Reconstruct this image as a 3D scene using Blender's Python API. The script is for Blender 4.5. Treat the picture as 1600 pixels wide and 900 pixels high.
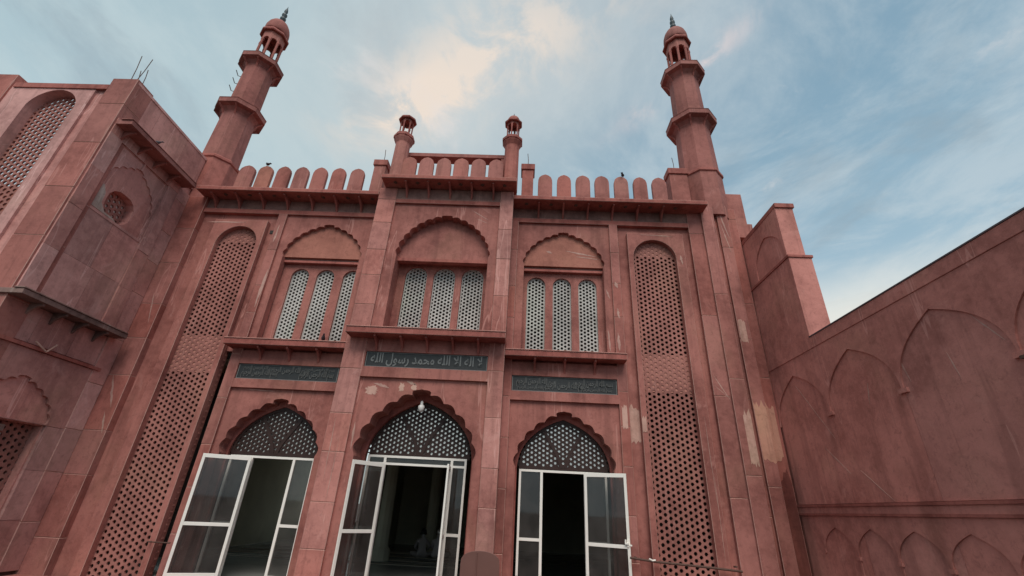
import bpy, bmesh, math, random
from mathutils import Vector, Matrix, geometry
random.seed(11)
R = math.radians
S = bpy.context.scene
COL = S.collection
for o in list(bpy.data.objects): bpy.data.objects.remove(o)

# ------------------------------------------------------------------ camera
cd = bpy.data.cameras.new('camera'); cam = bpy.data.objects.new('camera', cd); COL.objects.link(cam)
cd.sensor_width = 36.0; cd.lens = 36.0 * 699.2 / 1600.0; cd.clip_start = 0.05; cd.clip_end = 6000
yaw, pitch, roll = R(2.0016), R(26.50), R(-3.0389)
cam.location = (0, 0, 1.6)
cam.rotation_euler = (Matrix.Rotation(yaw, 3, 'Z') @ Matrix.Rotation(R(90) + pitch, 3, 'X') @ Matrix.Rotation(-roll, 3, 'Z')).to_euler()
S.camera = cam

# ------------------------------------------------------------------ sky and light
SUN_EL, SUN_AZ = 53.0, 176.0          # azimuth measured from +Y towards +X
w = bpy.data.worlds.new('World'); S.world = w; w.use_nodes = True
nt = w.node_tree; N = nt.nodes; L = nt.links; N.clear()
def wn(t, **k):
    n = N.new(t)
    for a, b in k.items(): setattr(n, a, b)
    return n
def wmath(op, a, b=None, clamp=False):
    n = wn('ShaderNodeMath', operation=op); n.use_clamp = clamp
    for i, v in enumerate((a, b)):
        if v is None: continue
        if isinstance(v, (int, float)): n.inputs[i].default_value = v
        else: L.new(v, n.inputs[i])
    return n.outputs[0]
def wmix(f, a, b):
    n = wn('ShaderNodeMix', data_type='RGBA')
    if isinstance(f, (int, float)): n.inputs[0].default_value = f
    else: L.new(f, n.inputs[0])
    for i, v in ((6, a), (7, b)):
        if isinstance(v, tuple): n.inputs[i].default_value = (*v, 1)
        else: L.new(v, n.inputs[i])
    return n.outputs[2]
def smooth(v, a, b):
    n = wn('ShaderNodeMapRange', interpolation_type='SMOOTHSTEP'); L.new(v, n.inputs[0])
    n.inputs[1].default_value = a; n.inputs[2].default_value = b; return n.outputs[0]
sky = wn('ShaderNodeTexSky', sky_type='NISHITA'); sky.sun_disc = False
sky.sun_elevation = R(SUN_EL); sky.sun_rotation = R(SUN_AZ); sky.dust_density = 1.5; sky.ozone_density = 1.6
tc = wn('ShaderNodeTexCoord'); sp = wn('ShaderNodeSeparateXYZ'); L.new(tc.outputs['Generated'], sp.inputs[0])
zc = wmath('MAXIMUM', sp.outputs[2], 0.12)
px_ = wmath('DIVIDE', sp.outputs[0], zc); py_ = wmath('DIVIDE', sp.outputs[1], zc)
cb = wn('ShaderNodeCombineXYZ'); L.new(px_, cb.inputs[0]); L.new(py_, cb.inputs[1])
def cloud(scale, rot, sx, sy, detail, rough, lo, hi, dist=0.0, off=(0, 0, 0)):
    mp = wn('ShaderNodeMapping'); L.new(cb.outputs[0], mp.inputs[0]); mp.inputs[1].default_value = off
    mp.inputs[2].default_value = (0, 0, R(rot)); mp.inputs[3].default_value = (sx, sy, 1)
    nz = wn('ShaderNodeTexNoise'); L.new(mp.outputs[0], nz.inputs[0]); nz.inputs['Scale'].default_value = scale
    nz.inputs['Detail'].default_value = detail; nz.inputs['Roughness'].default_value = rough; nz.inputs['Distortion'].default_value = dist
    return smooth(nz.outputs[0], lo, hi)
def band(x0, y0, x1, y1, wd, ln):
    """soft bank of cloud lying along a line in the cloud layer's plane"""
    cx, cy = (x0 + x1) / 2, (y0 + y1) / 2; dx, dy = x1 - x0, y1 - y0; l = math.hypot(dx, dy); ux, uy = dx / l, dy / l
    ax = wmath('SUBTRACT', px_, cx); ay = wmath('SUBTRACT', py_, cy)
    a = wmath('DIVIDE', wmath('ADD', wmath('MULTIPLY', ax, ux), wmath('MULTIPLY', ay, uy)), ln)
    b = wmath('DIVIDE', wmath('SUBTRACT', wmath('MULTIPLY', ax, uy), wmath('MULTIPLY', ay, ux)), wd)
    d = wmath('ADD', wmath('MULTIPLY', a, a), wmath('MULTIPLY', b, b))
    return wmath('POWER', 2.718, wmath('MULTIPLY', d, -1.0))
base = wn('ShaderNodeBackground'); 
skyc = wn('ShaderNodeVectorMath', operation='SCALE'); L.new(sky.outputs[0], skyc.inputs[0]); skyc.inputs['Scale'].default_value = 0.10
# clear air between the clouds: the physical sky veiled by thin high haze, paler towards the horizon
hz = wmath('SUBTRACT', 1.0, smooth(sp.outputs[2], 0.25, 0.80))
veil = wmix(hz, (0.235, 0.40, 0.52), (0.44, 0.62, 0.72))
c0 = wmix(0.82, skyc.outputs[0], veil)
thin = cloud(2.2, 38, 1.0, 0.75, 8, 0.66, 0.38, 0.66, 0.5)
c1 = wmix(wmath('MULTIPLY', thin, 0.55), c0, (0.58, 0.66, 0.70))
leftveil = smooth(wmath('MULTIPLY', px_, -1.0), -0.5, 0.6)
c1 = wmix(wmath('MULTIPLY', leftveil, 0.6), c1, (0.53, 0.66, 0.68))
grey = cloud(1.9, 30, 1.0, 0.75, 7, 0.62, 0.47, 0.70, 0.5, (3.1, 1.2, 0))
c2 = wmix(wmath('MULTIPLY', grey, 0.55), c1, (0.30, 0.38, 0.44))
puff = cloud(5.6, 35, 1.0, 0.85, 9, 0.62, 0.40, 0.62, 0.5, (0.4, 2.0, 0))
bank = wmath('MULTIPLY', band(-0.47, 0.96, 0.10, 0.61, 0.12, 0.38), wmath('ADD', 0.05, wmath('MULTIPLY', puff, 1.25)), True)
bank = wmath('ADD', wmath('MULTIPLY', bank, 0.85), wmath('MULTIPLY', band(-0.50, 0.98, -0.22, 0.85, 0.07, 0.16), wmath('ADD', 0.25, wmath('MULTIPLY', puff, 0.6))), True)
bank2 = wmath('MULTIPLY', band(0.27, 0.93, 0.47, 0.64, 0.035, 0.17), wmath('MULTIPLY', wmath('MULTIPLY', puff, puff), 1.1), True)
wide = band(-0.25, 0.88, 0.0, 0.70, 0.36, 0.62)
low = smooth(sp.outputs[2], 0.46, 0.24)
c3 = wmix(wmath('MULTIPLY', wide, 0.72), c2, (0.60, 0.64, 0.65))
c4 = wmix(wmath('MULTIPLY', bank, 0.95, True), c3, (0.86, 0.74, 0.64))
c5 = wmix(wmath('MULTIPLY', bank2, 0.8), c4, (0.80, 0.68, 0.66))
lowm = smooth(wmath('MULTIPLY', sp.outputs[2], -1.0), -0.45, -0.33)
glow = smooth(wmath('ADD', wmath('MULTIPLY', sp.outputs[0], 0.6), wmath('MULTIPLY', sp.outputs[1], 0.8)), 0.35, 0.9)
tuft = cloud(3.0, 10, 1.0, 0.9, 8, 0.6, 0.60, 0.74, 0.4, (7.3, 4.1, 0))
c5 = wmix(wmath('MULTIPLY', tuft, 0.45), c5, (0.78, 0.74, 0.72))
c6 = wmix(wmath('MULTIPLY', wmath('MULTIPLY', lowm, glow), 0.85), c5, (0.86, 0.85, 0.78))
L.new(c6, base.inputs[0]); base.inputs[1].default_value = 1.0
wo = wn('ShaderNodeOutputWorld'); L.new(base.outputs[0], wo.inputs[0])

sd = bpy.data.lights.new('sun', 'SUN'); sd.energy = 2.35; sd.angle = R(38); sd.color = (1.0, 0.90, 0.82)
sun = bpy.data.objects.new('sun', sd); COL.objects.link(sun)
d = Vector((math.sin(R(SUN_AZ)) * math.cos(R(SUN_EL)), math.cos(R(SUN_AZ)) * math.cos(R(SUN_EL)), math.sin(R(SUN_EL))))
sun.rotation_euler = (-d).to_track_quat('-Z', 'Y').to_euler()
S.view_settings.view_transform = 'Standard'; S.view_settings.look = 'None'; S.view_settings.gamma = 1.0
S.view_settings.use_curve_mapping = False; S.view_settings.exposure = 0.0
S.cycles.max_bounces = 6; S.cycles.transparent_max_bounces = 8

# ------------------------------------------------------------------ materials
def plain(name, col, rough=0.6, var=0.15, sc=9.0, metal=0.0, spec=0.4):
    m = bpy.data.materials.new(name); m.use_nodes = True; t = m.node_tree; p = t.nodes['Principled BSDF']
    g = t.nodes.new('ShaderNodeNewGeometry'); q = t.nodes.new('ShaderNodeTexNoise'); q.inputs['Scale'].default_value = sc; q.inputs['Detail'].default_value = 5
    t.links.new(g.outputs['Position'], q.inputs[0])
    x = t.nodes.new('ShaderNodeMix'); x.data_type = 'RGBA'; t.links.new(q.outputs[0], x.inputs[0])
    x.inputs[6].default_value = (*[v * (1 - var) for v in col], 1); x.inputs[7].default_value = (*[min(1, v * (1 + var)) for v in col], 1)
    t.links.new(x.outputs[2], p.inputs['Base Color']); p.inputs['Roughness'].default_value = rough; p.inputs['Metallic'].default_value = metal
    p.inputs['Specular IOR Level'].default_value = spec; return m
def stone(name, dark, light, tint=0.0, dirt=0.35, scr=0.5, rough=0.78, streak=0.35, bump=0.25):
    m = bpy.data.materials.new(name); m.use_nodes = True; t = m.node_tree; n = t.nodes; l = t.links; n.clear()
    def nd(ty, **k):
        q = n.new(ty)
        for a, b in k.items(): setattr(q, a, b)
        return q
    def mix(f, a, b, mode='MIX'):
        q = nd('ShaderNodeMix', data_type='RGBA', blend_type=mode)
        if isinstance(f, (int, float)): q.inputs[0].default_value = f
        else: l.new(f, q.inputs[0])
        for i, v in ((6, a), (7, b)):
            if isinstance(v, tuple): q.inputs[i].default_value = (*v, 1)
            else: l.new(v, q.inputs[i])
        return q.outputs[2]
    geo = nd('ShaderNodeNewGeometry')
    def noise(sc, det, ro, m3=(1, 1, 1), rot=(0, 0, 0), dist=0.0):
        mp = nd('ShaderNodeMapping'); l.new(geo.outputs['Position'], mp.inputs[0]); mp.inputs[3].default_value = m3; mp.inputs[2].default_value = rot
        q = nd('ShaderNodeTexNoise'); l.new(mp.outputs[0], q.inputs[0]); q.inputs['Scale'].default_value = sc
        q.inputs['Detail'].default_value = det; q.inputs['Roughness'].default_value = ro; q.inputs['Distortion'].default_value = dist
        return q.outputs[0]
    def rng(v, a, b, c=0.0, e=1.0):
        q = nd('ShaderNodeMapRange', interpolation_type='SMOOTHSTEP'); l.new(v, q.inputs[0])
        q.inputs[1].default_value = a; q.inputs[2].default_value = b; q.inputs[3].default_value = c; q.inputs[4].default_value = e; return q.outputs[0]
    c = mix(rng(noise(0.7, 4, 0.6, dist=0.3), 0.34, 0.66), tuple(v * 0.86 for v in dark), tuple(v * 1.07 for v in light))
    c = mix(rng(noise(0.9, 3, 0.5, (1, 1, 0.7), (0, 0, .5)), 0.5, 0.68, 0, 0.35), c, (light[0] * 0.95, light[1] * 1.15, light[2] * 1.0))
    c = mix(rng(noise(5.5, 6, 0.7), 0.36, 0.66, 0, 0.42), c, tuple(min(1, v * 1.25) for v in light))
    c = mix(rng(noise(9.0, 7, 0.72, dist=0.4), 0.5, 0.72, 0, 0.45), c, tuple(v * 0.55 for v in dark))
    # run-down streaks of dirt
    dk = tuple(v * 0.5 for v in dark)
    c = mix(rng(noise(2.6, 5, 0.6, (1, 1, 0.10)), 0.50, 0.66, 0, streak), c, dk)
    c = mix(rng(noise(7.0, 4, 0.6, (1, 1, 0.06)), 0.56, 0.68, 0, streak * 0.7), c, dk)
    c = mix(rng(noise(1.1, 5, 0.7, dist=0.6), 0.55, 0.74, 0, dirt), c, dk)
    # chalky rubs and scratches
    dusty = (min(1, light[0] * 1.35), min(1, light[1] * 1.65), min(1, light[2] * 1.7))
    c = mix(rng(noise(1.7, 7, 0.7, (1, 1, 0.6), dist=0.8), 0.57, 0.69, 0, scr * 0.6), c, dusty)
    for rot, sc in (((0.0, 0.6, 0.0), 1.9), ((0.7, 0.0, 0.4), 2.5)):
        v = noise(sc, 3, 0.5, (1, 1, 0.09), rot, 0.2)
        vo = nd('ShaderNodeMath', operation='MULTIPLY'); l.new(rng(v, 0.662, 0.668), vo.inputs[0]); l.new(rng(v, 0.674, 0.680, 1, 0), vo.inputs[1])
        vp = nd('ShaderNodeMath', operation='MULTIPLY'); l.new(vo.outputs[0], vp.inputs[0]); vp.inputs[1].default_value = scr
        c = mix(vp.outputs[0], c, dusty)
    if tint > 0:
        oi = nd('ShaderNodeObjectInfo')
        hs = nd('ShaderNodeHueSaturation'); l.new(c, hs.inputs['Color'])
        l.new(rng(oi.outputs['Random'], 0, 1, 1 - tint, 1 + tint), hs.inputs['Value'])
        r2 = nd('ShaderNodeMath', operation='MULTIPLY'); l.new(oi.outputs['Random'], r2.inputs[0]); r2.inputs[1].default_value = 7.31
        r3 = nd('ShaderNodeMath', operation='FRACT'); l.new(r2.outputs[0], r3.inputs[0])
        q = nd('ShaderNodeMapRange'); l.new(r3.outputs[0], q.inputs[0]); q.inputs[3].default_value = 1 - tint * 0.8; q.inputs[4].default_value = 1 + tint * 0.5
        l.new(q.outputs[0], hs.inputs['Saturation']); c = hs.outputs[0]
    p = nd('ShaderNodeBsdfPrincipled'); l.new(c, p.inputs['Base Color']); p.inputs['Roughness'].default_value = rough
    p.inputs['Specular IOR Level'].default_value = 0.3
    b = nd('ShaderNodeBump'); b.inputs['Strength'].default_value = bump; b.inputs['Distance'].default_value = 0.02
    l.new(noise(22, 6, 0.7), b.inputs['Height']); l.new(b.outputs[0], p.inputs['Normal'])
    o = nd('ShaderNodeOutputMaterial'); l.new(p.outputs[0], o.inputs[0]); return m
M = {}
M['red'] = stone('red_painted_stone', (0.284, 0.098, 0.081), (0.392, 0.154, 0.127), scr=0.7)
M['block'] = stone('red_stone_blocks', (0.293, 0.098, 0.080), (0.387, 0.146, 0.120), tint=0.09, scr=0.5)
M['pale'] = stone('pale_red_blocks', (0.360, 0.136, 0.114), (0.496, 0.212, 0.178), tint=0.10, scr=0.6)
M['soot'] = stone('sooty_red_stone', (0.243, 0.084, 0.070), (0.324, 0.124, 0.105), tint=0.06, scr=0.35, dirt=0.5)  # darker red copy: backlit minarets and dim soffits painted in, plus weathering
M['frieze'] = stone('dusty_grey_frieze', (0.198, 0.100, 0.086), (0.279, 0.152, 0.129), scr=0.4, dirt=0.5)
M['scuff'] = stone('rubbed_pink_plaster', (0.44, 0.245, 0.205), (0.52, 0.32, 0.27), scr=0.2)
M['edge'] = plain('worn_pale_edge', (0.52, 0.30, 0.25), 0.8, 0.35, 14)
M['bay'] = stone('red_plaster_bays', (0.439, 0.166, 0.137), (0.549, 0.227, 0.190), tint=0.05, dirt=0.45, scr=0.4, streak=0.35)
M['damp'] = stone('damp_plaster', (0.32, 0.125, 0.104), (0.41, 0.170, 0.145), tint=0.0, dirt=0.6, scr=0.2, streak=0.5)
M['black_soot'] = stone('blackened_stone', (0.15, 0.092, 0.082), (0.24, 0.15, 0.13), scr=0.5, dirt=0.6)  # deep shadow at the wing ledge put into the colour along with soot
M['slab'] = stone('weathered_stone_slabs', (0.438, 0.197, 0.174), (0.541, 0.269, 0.238), tint=0.14, dirt=0.5, scr=0.5)
M['trim'] = stone('red_trim', (0.297, 0.086, 0.070), (0.378, 0.128, 0.105), scr=0.25, streak=0.5)
M['court'] = stone('red_plaster_wall', (0.439, 0.166, 0.137), (0.549, 0.227, 0.190), dirt=0.45, scr=0.4, streak=0.3)
M['tymp'] = stone('orange_sandstone', (0.333, 0.124, 0.092), (0.405, 0.164, 0.121), scr=0.3, streak=0.15, dirt=0.15)
M['lattice'] = stone('lattice_stone', (0.297, 0.120, 0.100), (0.378, 0.164, 0.136), scr=0.3, streak=0.3)
M['slabpink'] = plain('pink_infill', (0.47, 0.21, 0.165), 0.8, 0.12, 7)
M['white_lattice'] = stone('white_painted_lattice', (0.42, 0.41, 0.385), (0.52, 0.51, 0.48), scr=0.1, dirt=0.3, streak=0.2)
M['worn'] = plain('worn_lettering', (0.125, 0.13, 0.125), 0.6, 0.4, 22)
M['stain'] = stone('dark_red_undercoat', (0.15, 0.040, 0.032), (0.23, 0.070, 0.056), scr=0.2)
M['orange'] = stone('bare_orange_stone', (0.50, 0.235, 0.165), (0.60, 0.31, 0.225), scr=0.5, dirt=0.3)
M['bare'] = stone('bare_beige_plaster', (0.49, 0.275, 0.218), (0.58, 0.36, 0.295), scr=0.4, dirt=0.25)
M['cement'] = stone('grey_cement', (0.36, 0.27, 0.235), (0.44, 0.34, 0.30), scr=0.2)
M['black'] = plain('engraved_black_slate', (0.030, 0.033, 0.034), 0.45, 0.35, 14)
M['letter'] = plain('pale_engraved_lettering', (0.20, 0.21, 0.205), 0.6, 0.3, 18)
M['brown'] = plain('brown_wood_lattice', (0.036, 0.016, 0.012), 0.55, 0.35, 8)
M['film'] = plain('pale_reflective_backing_sheet', (1.0, 0.90, 0.82), 0.25, 0.05, 5, metal=0.6)
M['alu'] = plain('white_aluminium', (0.92, 0.89, 0.82), 0.4, 0.05, 6)
M['dark'] = plain('dark_interior_plaster', (0.055, 0.048, 0.043), 0.9, 0.2, 2)  # near-black tone puts the gloom of unlit rooms into the plaster
M['hall'] = plain('olive_hall_plaster', (0.52, 0.50, 0.38), 0.85, 0.25, 1.3)
M['marble'] = plain('grey_floor_marble', (0.23, 0.235, 0.22), 0.25, 0.25, 1.2)
M['mat'] = plain('pale_prayer_mat', (0.45, 0.40, 0.32), 0.9, 0.2, 5)
M['mat2'] = plain('dark_mat_stripe', (0.05, 0.055, 0.05), 0.9, 0.2, 5)
M['iron'] = plain('rusty_iron', (0.11, 0.062, 0.048), 0.75, 0.4, 20)
M['finial'] = plain('dark_metal_finial', (0.06, 0.085, 0.095), 0.5, 0.3, 20)
M['ground'] = stone('courtyard_stone_ground', (0.065, 0.046, 0.040), (0.09, 0.065, 0.056))  # out of view, kept dark to cut light bounced onto the soffits
M['plastic'] = plain('maroon_plastic', (0.20, 0.098, 0.082), 0.45, 0.12, 5)
M['bird'] = plain('grey_feathers', (0.06, 0.06, 0.068), 0.7, 0.5, 30)
M['cloth'] = plain('grey_cloth', (0.42, 0.38, 0.37), 0.9, 0.15, 12)
M['cloth2'] = plain('pale_cloth', (0.60, 0.56, 0.54), 0.9, 0.15, 12)
M['skin'] = plain('skin', (0.22, 0.12, 0.08), 0.6, 0.1, 8)
M['hair'] = plain('dark_hair', (0.02, 0.018, 0.016), 0.7, 0.3, 20)
M['bulb'] = plain('white_bulb_glass', (0.85, 0.84, 0.80), 0.25, 0.03, 8)
M['steel'] = plain('dull_steel', (0.30, 0.30, 0.29), 0.4, 0.2, 12, metal=0.7)
def glassmat():
    m = bpy.data.materials.new('dusty_glass'); m.use_nodes = True; t = m.node_tree; t.nodes.clear()
    tr = t.nodes.new('ShaderNodeBsdfTransparent'); tr.inputs[0].default_value = (0.80, 0.80, 0.79, 1)
    gl = t.nodes.new('ShaderNodeBsdfGlossy'); gl.inputs['Roughness'].default_value = 0.03; gl.inputs[0].default_value = (0.9, 0.9, 0.9, 1)
    df = t.nodes.new('ShaderNodeBsdfDiffuse'); df.inputs[0].default_value = (0.30, 0.27, 0.25, 1)
    fr = t.nodes.new('ShaderNodeFresnel'); fr.inputs[0].default_value = 1.45
    ns = t.nodes.new('ShaderNodeTexNoise'); ns.inputs['Scale'].default_value = 2.2; ns.inputs['Detail'].default_value = 5
    g = t.nodes.new('ShaderNodeNewGeometry'); t.links.new(g.outputs['Position'], ns.inputs[0])
    mr = t.nodes.new('ShaderNodeMapRange'); t.links.new(ns.outputs[0], mr.inputs[0]); mr.inputs[1].default_value = 0.3; mr.inputs[2].default_value = 0.75
    mr.inputs[3].default_value = 0.03; mr.inputs[4].default_value = 0.16
    a = t.nodes.new('ShaderNodeMixShader'); t.links.new(mr.outputs[0], a.inputs[0]); t.links.new(tr.outputs[0], a.inputs[1]); t.links.new(df.outputs[0], a.inputs[2])
    b = t.nodes.new('ShaderNodeMixShader'); t.links.new(fr.outputs[0], b.inputs[0]); t.links.new(a.outputs[0], b.inputs[1]); t.links.new(gl.outputs[0], b.inputs[2])
    o = t.nodes.new('ShaderNodeOutputMaterial'); t.links.new(b.outputs[0], o.inputs[0]); return m
M['glass'] = glassmat()

# ------------------------------------------------------------------ mesh helpers
FY = lambda u, v, d: (u, d, v)                 # wall facing -Y: u = x, v = z, d = y (into the wall)
FL = lambda u, v, d: (-d, u, v)                # left wall facing +X: u = y, v = z, d = -x
FR = lambda u, v, d: (d, u, v)                 # right wall facing -X: u = y, v = z, d = x
def sc(x, z, Y): return (x * Y / 11.0, 1.6 + (z - 1.6) * Y / 11.0)
class MB:
    def __init__(s): s.v = []; s.f = []
    def add(s, vs, fs):
        b = len(s.v); s.v += [tuple(p) for p in vs]; s.f += [tuple(b + i for i in f) for f in fs]; return s
    def box(s, x0, x1, y0, y1, z0, z1):
        if x0 > x1: x0, x1 = x1, x0
        if y0 > y1: y0, y1 = y1, y0
        if z0 > z1: z0, z1 = z1, z0
        return s.add([(x0, y0, z0), (x1, y0, z0), (x1, y1, z0), (x0, y1, z0), (x0, y0, z1), (x1, y0, z1), (x1, y1, z1), (x0, y1, z1)],
                     [(0, 3, 2, 1), (4, 5, 6, 7), (0, 1, 5, 4), (1, 2, 6, 5), (2, 3, 7, 6), (3, 0, 4, 7)])
    def mbox(s, mp, u0, u1, v0, v1, d0, d1):
        a = mp(u0, v0, d0); b = mp(u1, v1, d1); return s.box(a[0], b[0], a[1], b[1], a[2], b[2])
    def prism(s, mp, poly, d0, d1):
        n = len(poly)
        a = [mp(u, v, d0) for u, v in poly]; b = [mp(u, v, d1) for u, v in poly]
        return s.add(a + b, [tuple(range(n)), tuple(range(2 * n - 1, n - 1, -1))] + [(i, (i + 1) % n, n + (i + 1) % n, n + i) for i in range(n)])
    def plate(s, mp, outer, holes, d0, d1):
        """flat plate from depth d0 (front) to d1 (back) with openings cut through it"""
        loops = [outer] + holes; pts = [p for lp in loops for p in lp]; n = len(pts)
        tris = geometry.tessellate_polygon([[Vector((u, v, 0)) for u, v in lp] for lp in loops])
        vs = [mp(u, v, d0) for u, v in pts] + [mp(u, v, d1) for u, v in pts]
        fs = [tuple(t) for t in tris] + [tuple(i + n for i in reversed(t)) for t in tris]
        k = 0
        for lp in loops:
            m = len(lp)
            for i in range(m):
                a, b = k + i, k + (i + 1) % m; fs.append((a, b, b + n, a + n))
            k += m
        return s.add(vs, fs)
    def rings(s, rings, cap=True):
        n = len(rings[0]); vs = [p for r in rings for p in r]; fs = []
        for j in range(len(rings) - 1):
            for i in range(n): fs.append((j * n + i, j * n + (i + 1) % n, (j + 1) * n + (i + 1) % n, (j + 1) * n + i))
        if cap: fs += [tuple(range(n - 1, -1, -1)), tuple((len(rings) - 1) * n + i for i in range(n))]
        return s.add(vs, fs)
    def lathe(s, cx, cy, prof, n=8, rot=None):
        rot = math.pi / n if rot is None else rot
        return s.rings([[(cx + r * math.cos(2 * math.pi * i / n + rot), cy + r * math.sin(2 * math.pi * i / n + rot), z) for i in range(n)] for r, z in prof])
    def tube(s, pts, r, n=6):
        rs = []; pts = [Vector(p) for p in pts]
        for i, p in enumerate(pts):
            t = (pts[min(i + 1, len(pts) - 1)] - pts[max(i - 1, 0)]).normalized()
            a = t.cross(Vector((0, 0, 1)) if abs(t.z) < 0.9 else Vector((1, 0, 0))).normalized(); b = t.cross(a)
            rr = r[i] if isinstance(r, (list, tuple)) else r
            rs.append([tuple(p + (a * math.cos(2 * math.pi * k / n) + b * math.sin(2 * math.pi * k / n)) * rr) for k in range(n)])
        return s.rings(rs)
    def build(s, name, mat, parent=None, smooth=False, fix=True, bevel=0.0, edge=False):
        me = bpy.data.meshes.new(name); me.from_pydata(s.v, [], s.f); me.validate()
        if fix:
            bm = bmesh.new(); bm.from_mesh(me); bmesh.ops.recalc_face_normals(bm, faces=bm.faces); bm.to_mesh(me); bm.free()
        me.materials.append(mat); o = bpy.data.objects.new(name, me); COL.objects.link(o)
        if smooth: me.polygons.foreach_set('use_smooth', [True] * len(me.polygons))
        if bevel:
            b = o.modifiers.new('bevel', 'BEVEL'); b.width = bevel; b.segments = 1 if edge else 2; b.limit_method = 'ANGLE'; b.angle_limit = R(40)
            if edge: me.materials.append(M['edge']); b.material = 1
        if parent: o.parent = parent
        return o
def tag(o, label=None, cat=None, group=None, kind=None):
    if label: o['label'] = label
    if cat: o['category'] = cat
    if group: o['group'] = group
    if kind: o['kind'] = kind
    return o
def thing(name, label, cat, group=None):
    return _thing(name, label, cat, group)
def _thing(name, label, cat, group):
    o = bpy.data.objects.new(name, None); COL.objects.link(o); return tag(o, label, cat, group)
def rect(u0, u1, v0, v1): return [(u0, v0), (u1, v0), (u1, v1), (u0, v1)]
def bez(p0, p1, p2, p3, t):
    q = 1 - t; return tuple(q ** 3 * a + 3 * q * q * t * b + 3 * q * t * t * c + t ** 3 * d for a, b, c, d in zip(p0, p1, p2, p3))
def half_curve(w_, h, n, point=0.86):
    return [bez((w_, 0), (w_, 0.52 * h), (0.50 * w_, point * h), (0, h), i / n) for i in range(n + 1)]
def arch_plain(xc, zs, w_, h, n=14, zb=None, point=0.86):
    c = half_curve(w_, h, n, point)
    pts = [(xc + x, zs + z) for x, z in c] + [(xc - x, zs + z) for x, z in reversed(c[:-1])]
    if zb is not None: pts = [(xc + w_, zb)] + pts + [(xc - w_, zb)]
    return pts
def arch_round(xc, ztop, w_, zb, n=16):
    zs = ztop - w_
    return [(xc + w_, zb)] + [(xc + w_ * math.cos(math.pi * i / n), zs + w_ * math.sin(math.pi * i / n)) for i in range(n + 1)] + [(xc - w_, zb)]
def arch_foil(xc, zs, w_, h, foils=5, zb=None, bulge=0.23, tip=0.06, point=0.84):
    """cusped arch: cusps on a pointed curve, a shallow foil between each pair, an ogee tip"""
    n = 240; c = half_curve(w_, h - tip, n, point)
    ln = [0]
    for i in range(n): ln.append(ln[-1] + math.dist(c[i], c[i + 1]))
    tot = ln[-1]; step = tot / (foils + 0.62); cps = []
    for k in range(foils + 1):
        s_ = k * step; i = min(range(n + 1), key=lambda j: abs(ln[j] - s_)); cps.append(c[i])
    half = [cps[0]]
    for k in range(foils):
        a, b = Vector(cps[k]), Vector(cps[k + 1]); m = (a + b) / 2; t = (b - a); nr = Vector((t.y, -t.x)).normalized()
        for j in range(1, 6):
            q = j / 5; half.append(tuple(a.lerp(b, q) + nr * (bulge * t.length * math.sin(math.pi * q)) ) if j < 5 else tuple(b))
    a = Vector(cps[-1]); b = Vector((0, h)); t = b - a; nr = Vector((t.y, -t.x)).normalized()
    for j in range(1, 7):
        q = j / 7; half.append(tuple(a.lerp(b, q) + nr * (0.34 * t.length * math.sin(math.pi * q ** 0.62) * (1 - q) ** 0.35)))
    half.append((0, h))
    pts = [(xc + x, zs + z) for x, z in half] + [(xc - x, zs + z) for x, z in reversed(half[:-1])]
    if zb is not None: pts = [(xc + w_, zb)] + pts + [(xc - w_, zb)]
    return pts
def inside(p, poly):
    x, y = p; r = False; n = len(poly)
    for i in range(n):
        (x1, y1), (x2, y2) = poly[i], poly[(i + 1) % n]
        if (y1 > y) != (y2 > y) and x < (x2 - x1) * (y - y1) / (y2 - y1) + x1: r = not r
    return r
def lattice(mp, poly, a, d0, d1, hole=0.56, keep=None, margin=0.0, xoff=0.0):
    """stone screen: honeycomb of cells, each with a round-cornered hole through it"""
    us = [p[0] for p in poly]; vs = [p[1] for p in poly]; u0, u1, v0, v1 = min(us), max(us), min(vs), max(vs)
    b = a * 1.1547; Rr = a * 2 / 3; mb = MB(); uc = (u0 + u1) / 2 + xoff; nc = int((u1 - u0) / a / 2) + 2
    ctr = ((u0 + u1) / 2, (v0 + v1) / 2)
    for i in range(-nc, nc + 1):
        u = uc + i * a; j = 0; v = v0 + (b / 2 if i % 2 else 0)
        while v < v1 + b:
            near = any(inside((u + dx * a * .9, v + dz * a * .9), poly) for dx, dz in ((0, 0), (1, 0), (-1, 0), (0, 1), (0, -1)))
            if near:
                solid = keep is not None and not keep(u, v)
                o6 = [(u + Rr * math.cos(k * math.pi / 3), v + Rr * math.sin(k * math.pi / 3)) for k in range(6)]
                if solid: mb.add([mp(p[0], p[1], d0) for p in o6], [tuple(range(6))])
                else:
                    rh = Rr * hole
                    i6 = [(u + rh * math.cos(k * math.pi / 3), v + rh * math.sin(k * math.pi / 3)) for k in range(6)]
                    mb.add([mp(p[0], p[1], d0) for p in o6 + i6] + [mp(p[0], p[1], d1) for p in i6] + [mp(p[0], p[1], d1) for p in o6],
                           [(k, (k + 1) % 6, 6 + (k + 1) % 6, 6 + k) for k in range(6)] + [(6 + k, 6 + (k + 1) % 6, 12 + (k + 1) % 6, 12 + k) for k in range(6)]
                           + [(18 + (k + 1) % 6, 18 + k, 12 + k, 12 + (k + 1) % 6) for k in range(6)])
            v += b
    return mb
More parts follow.
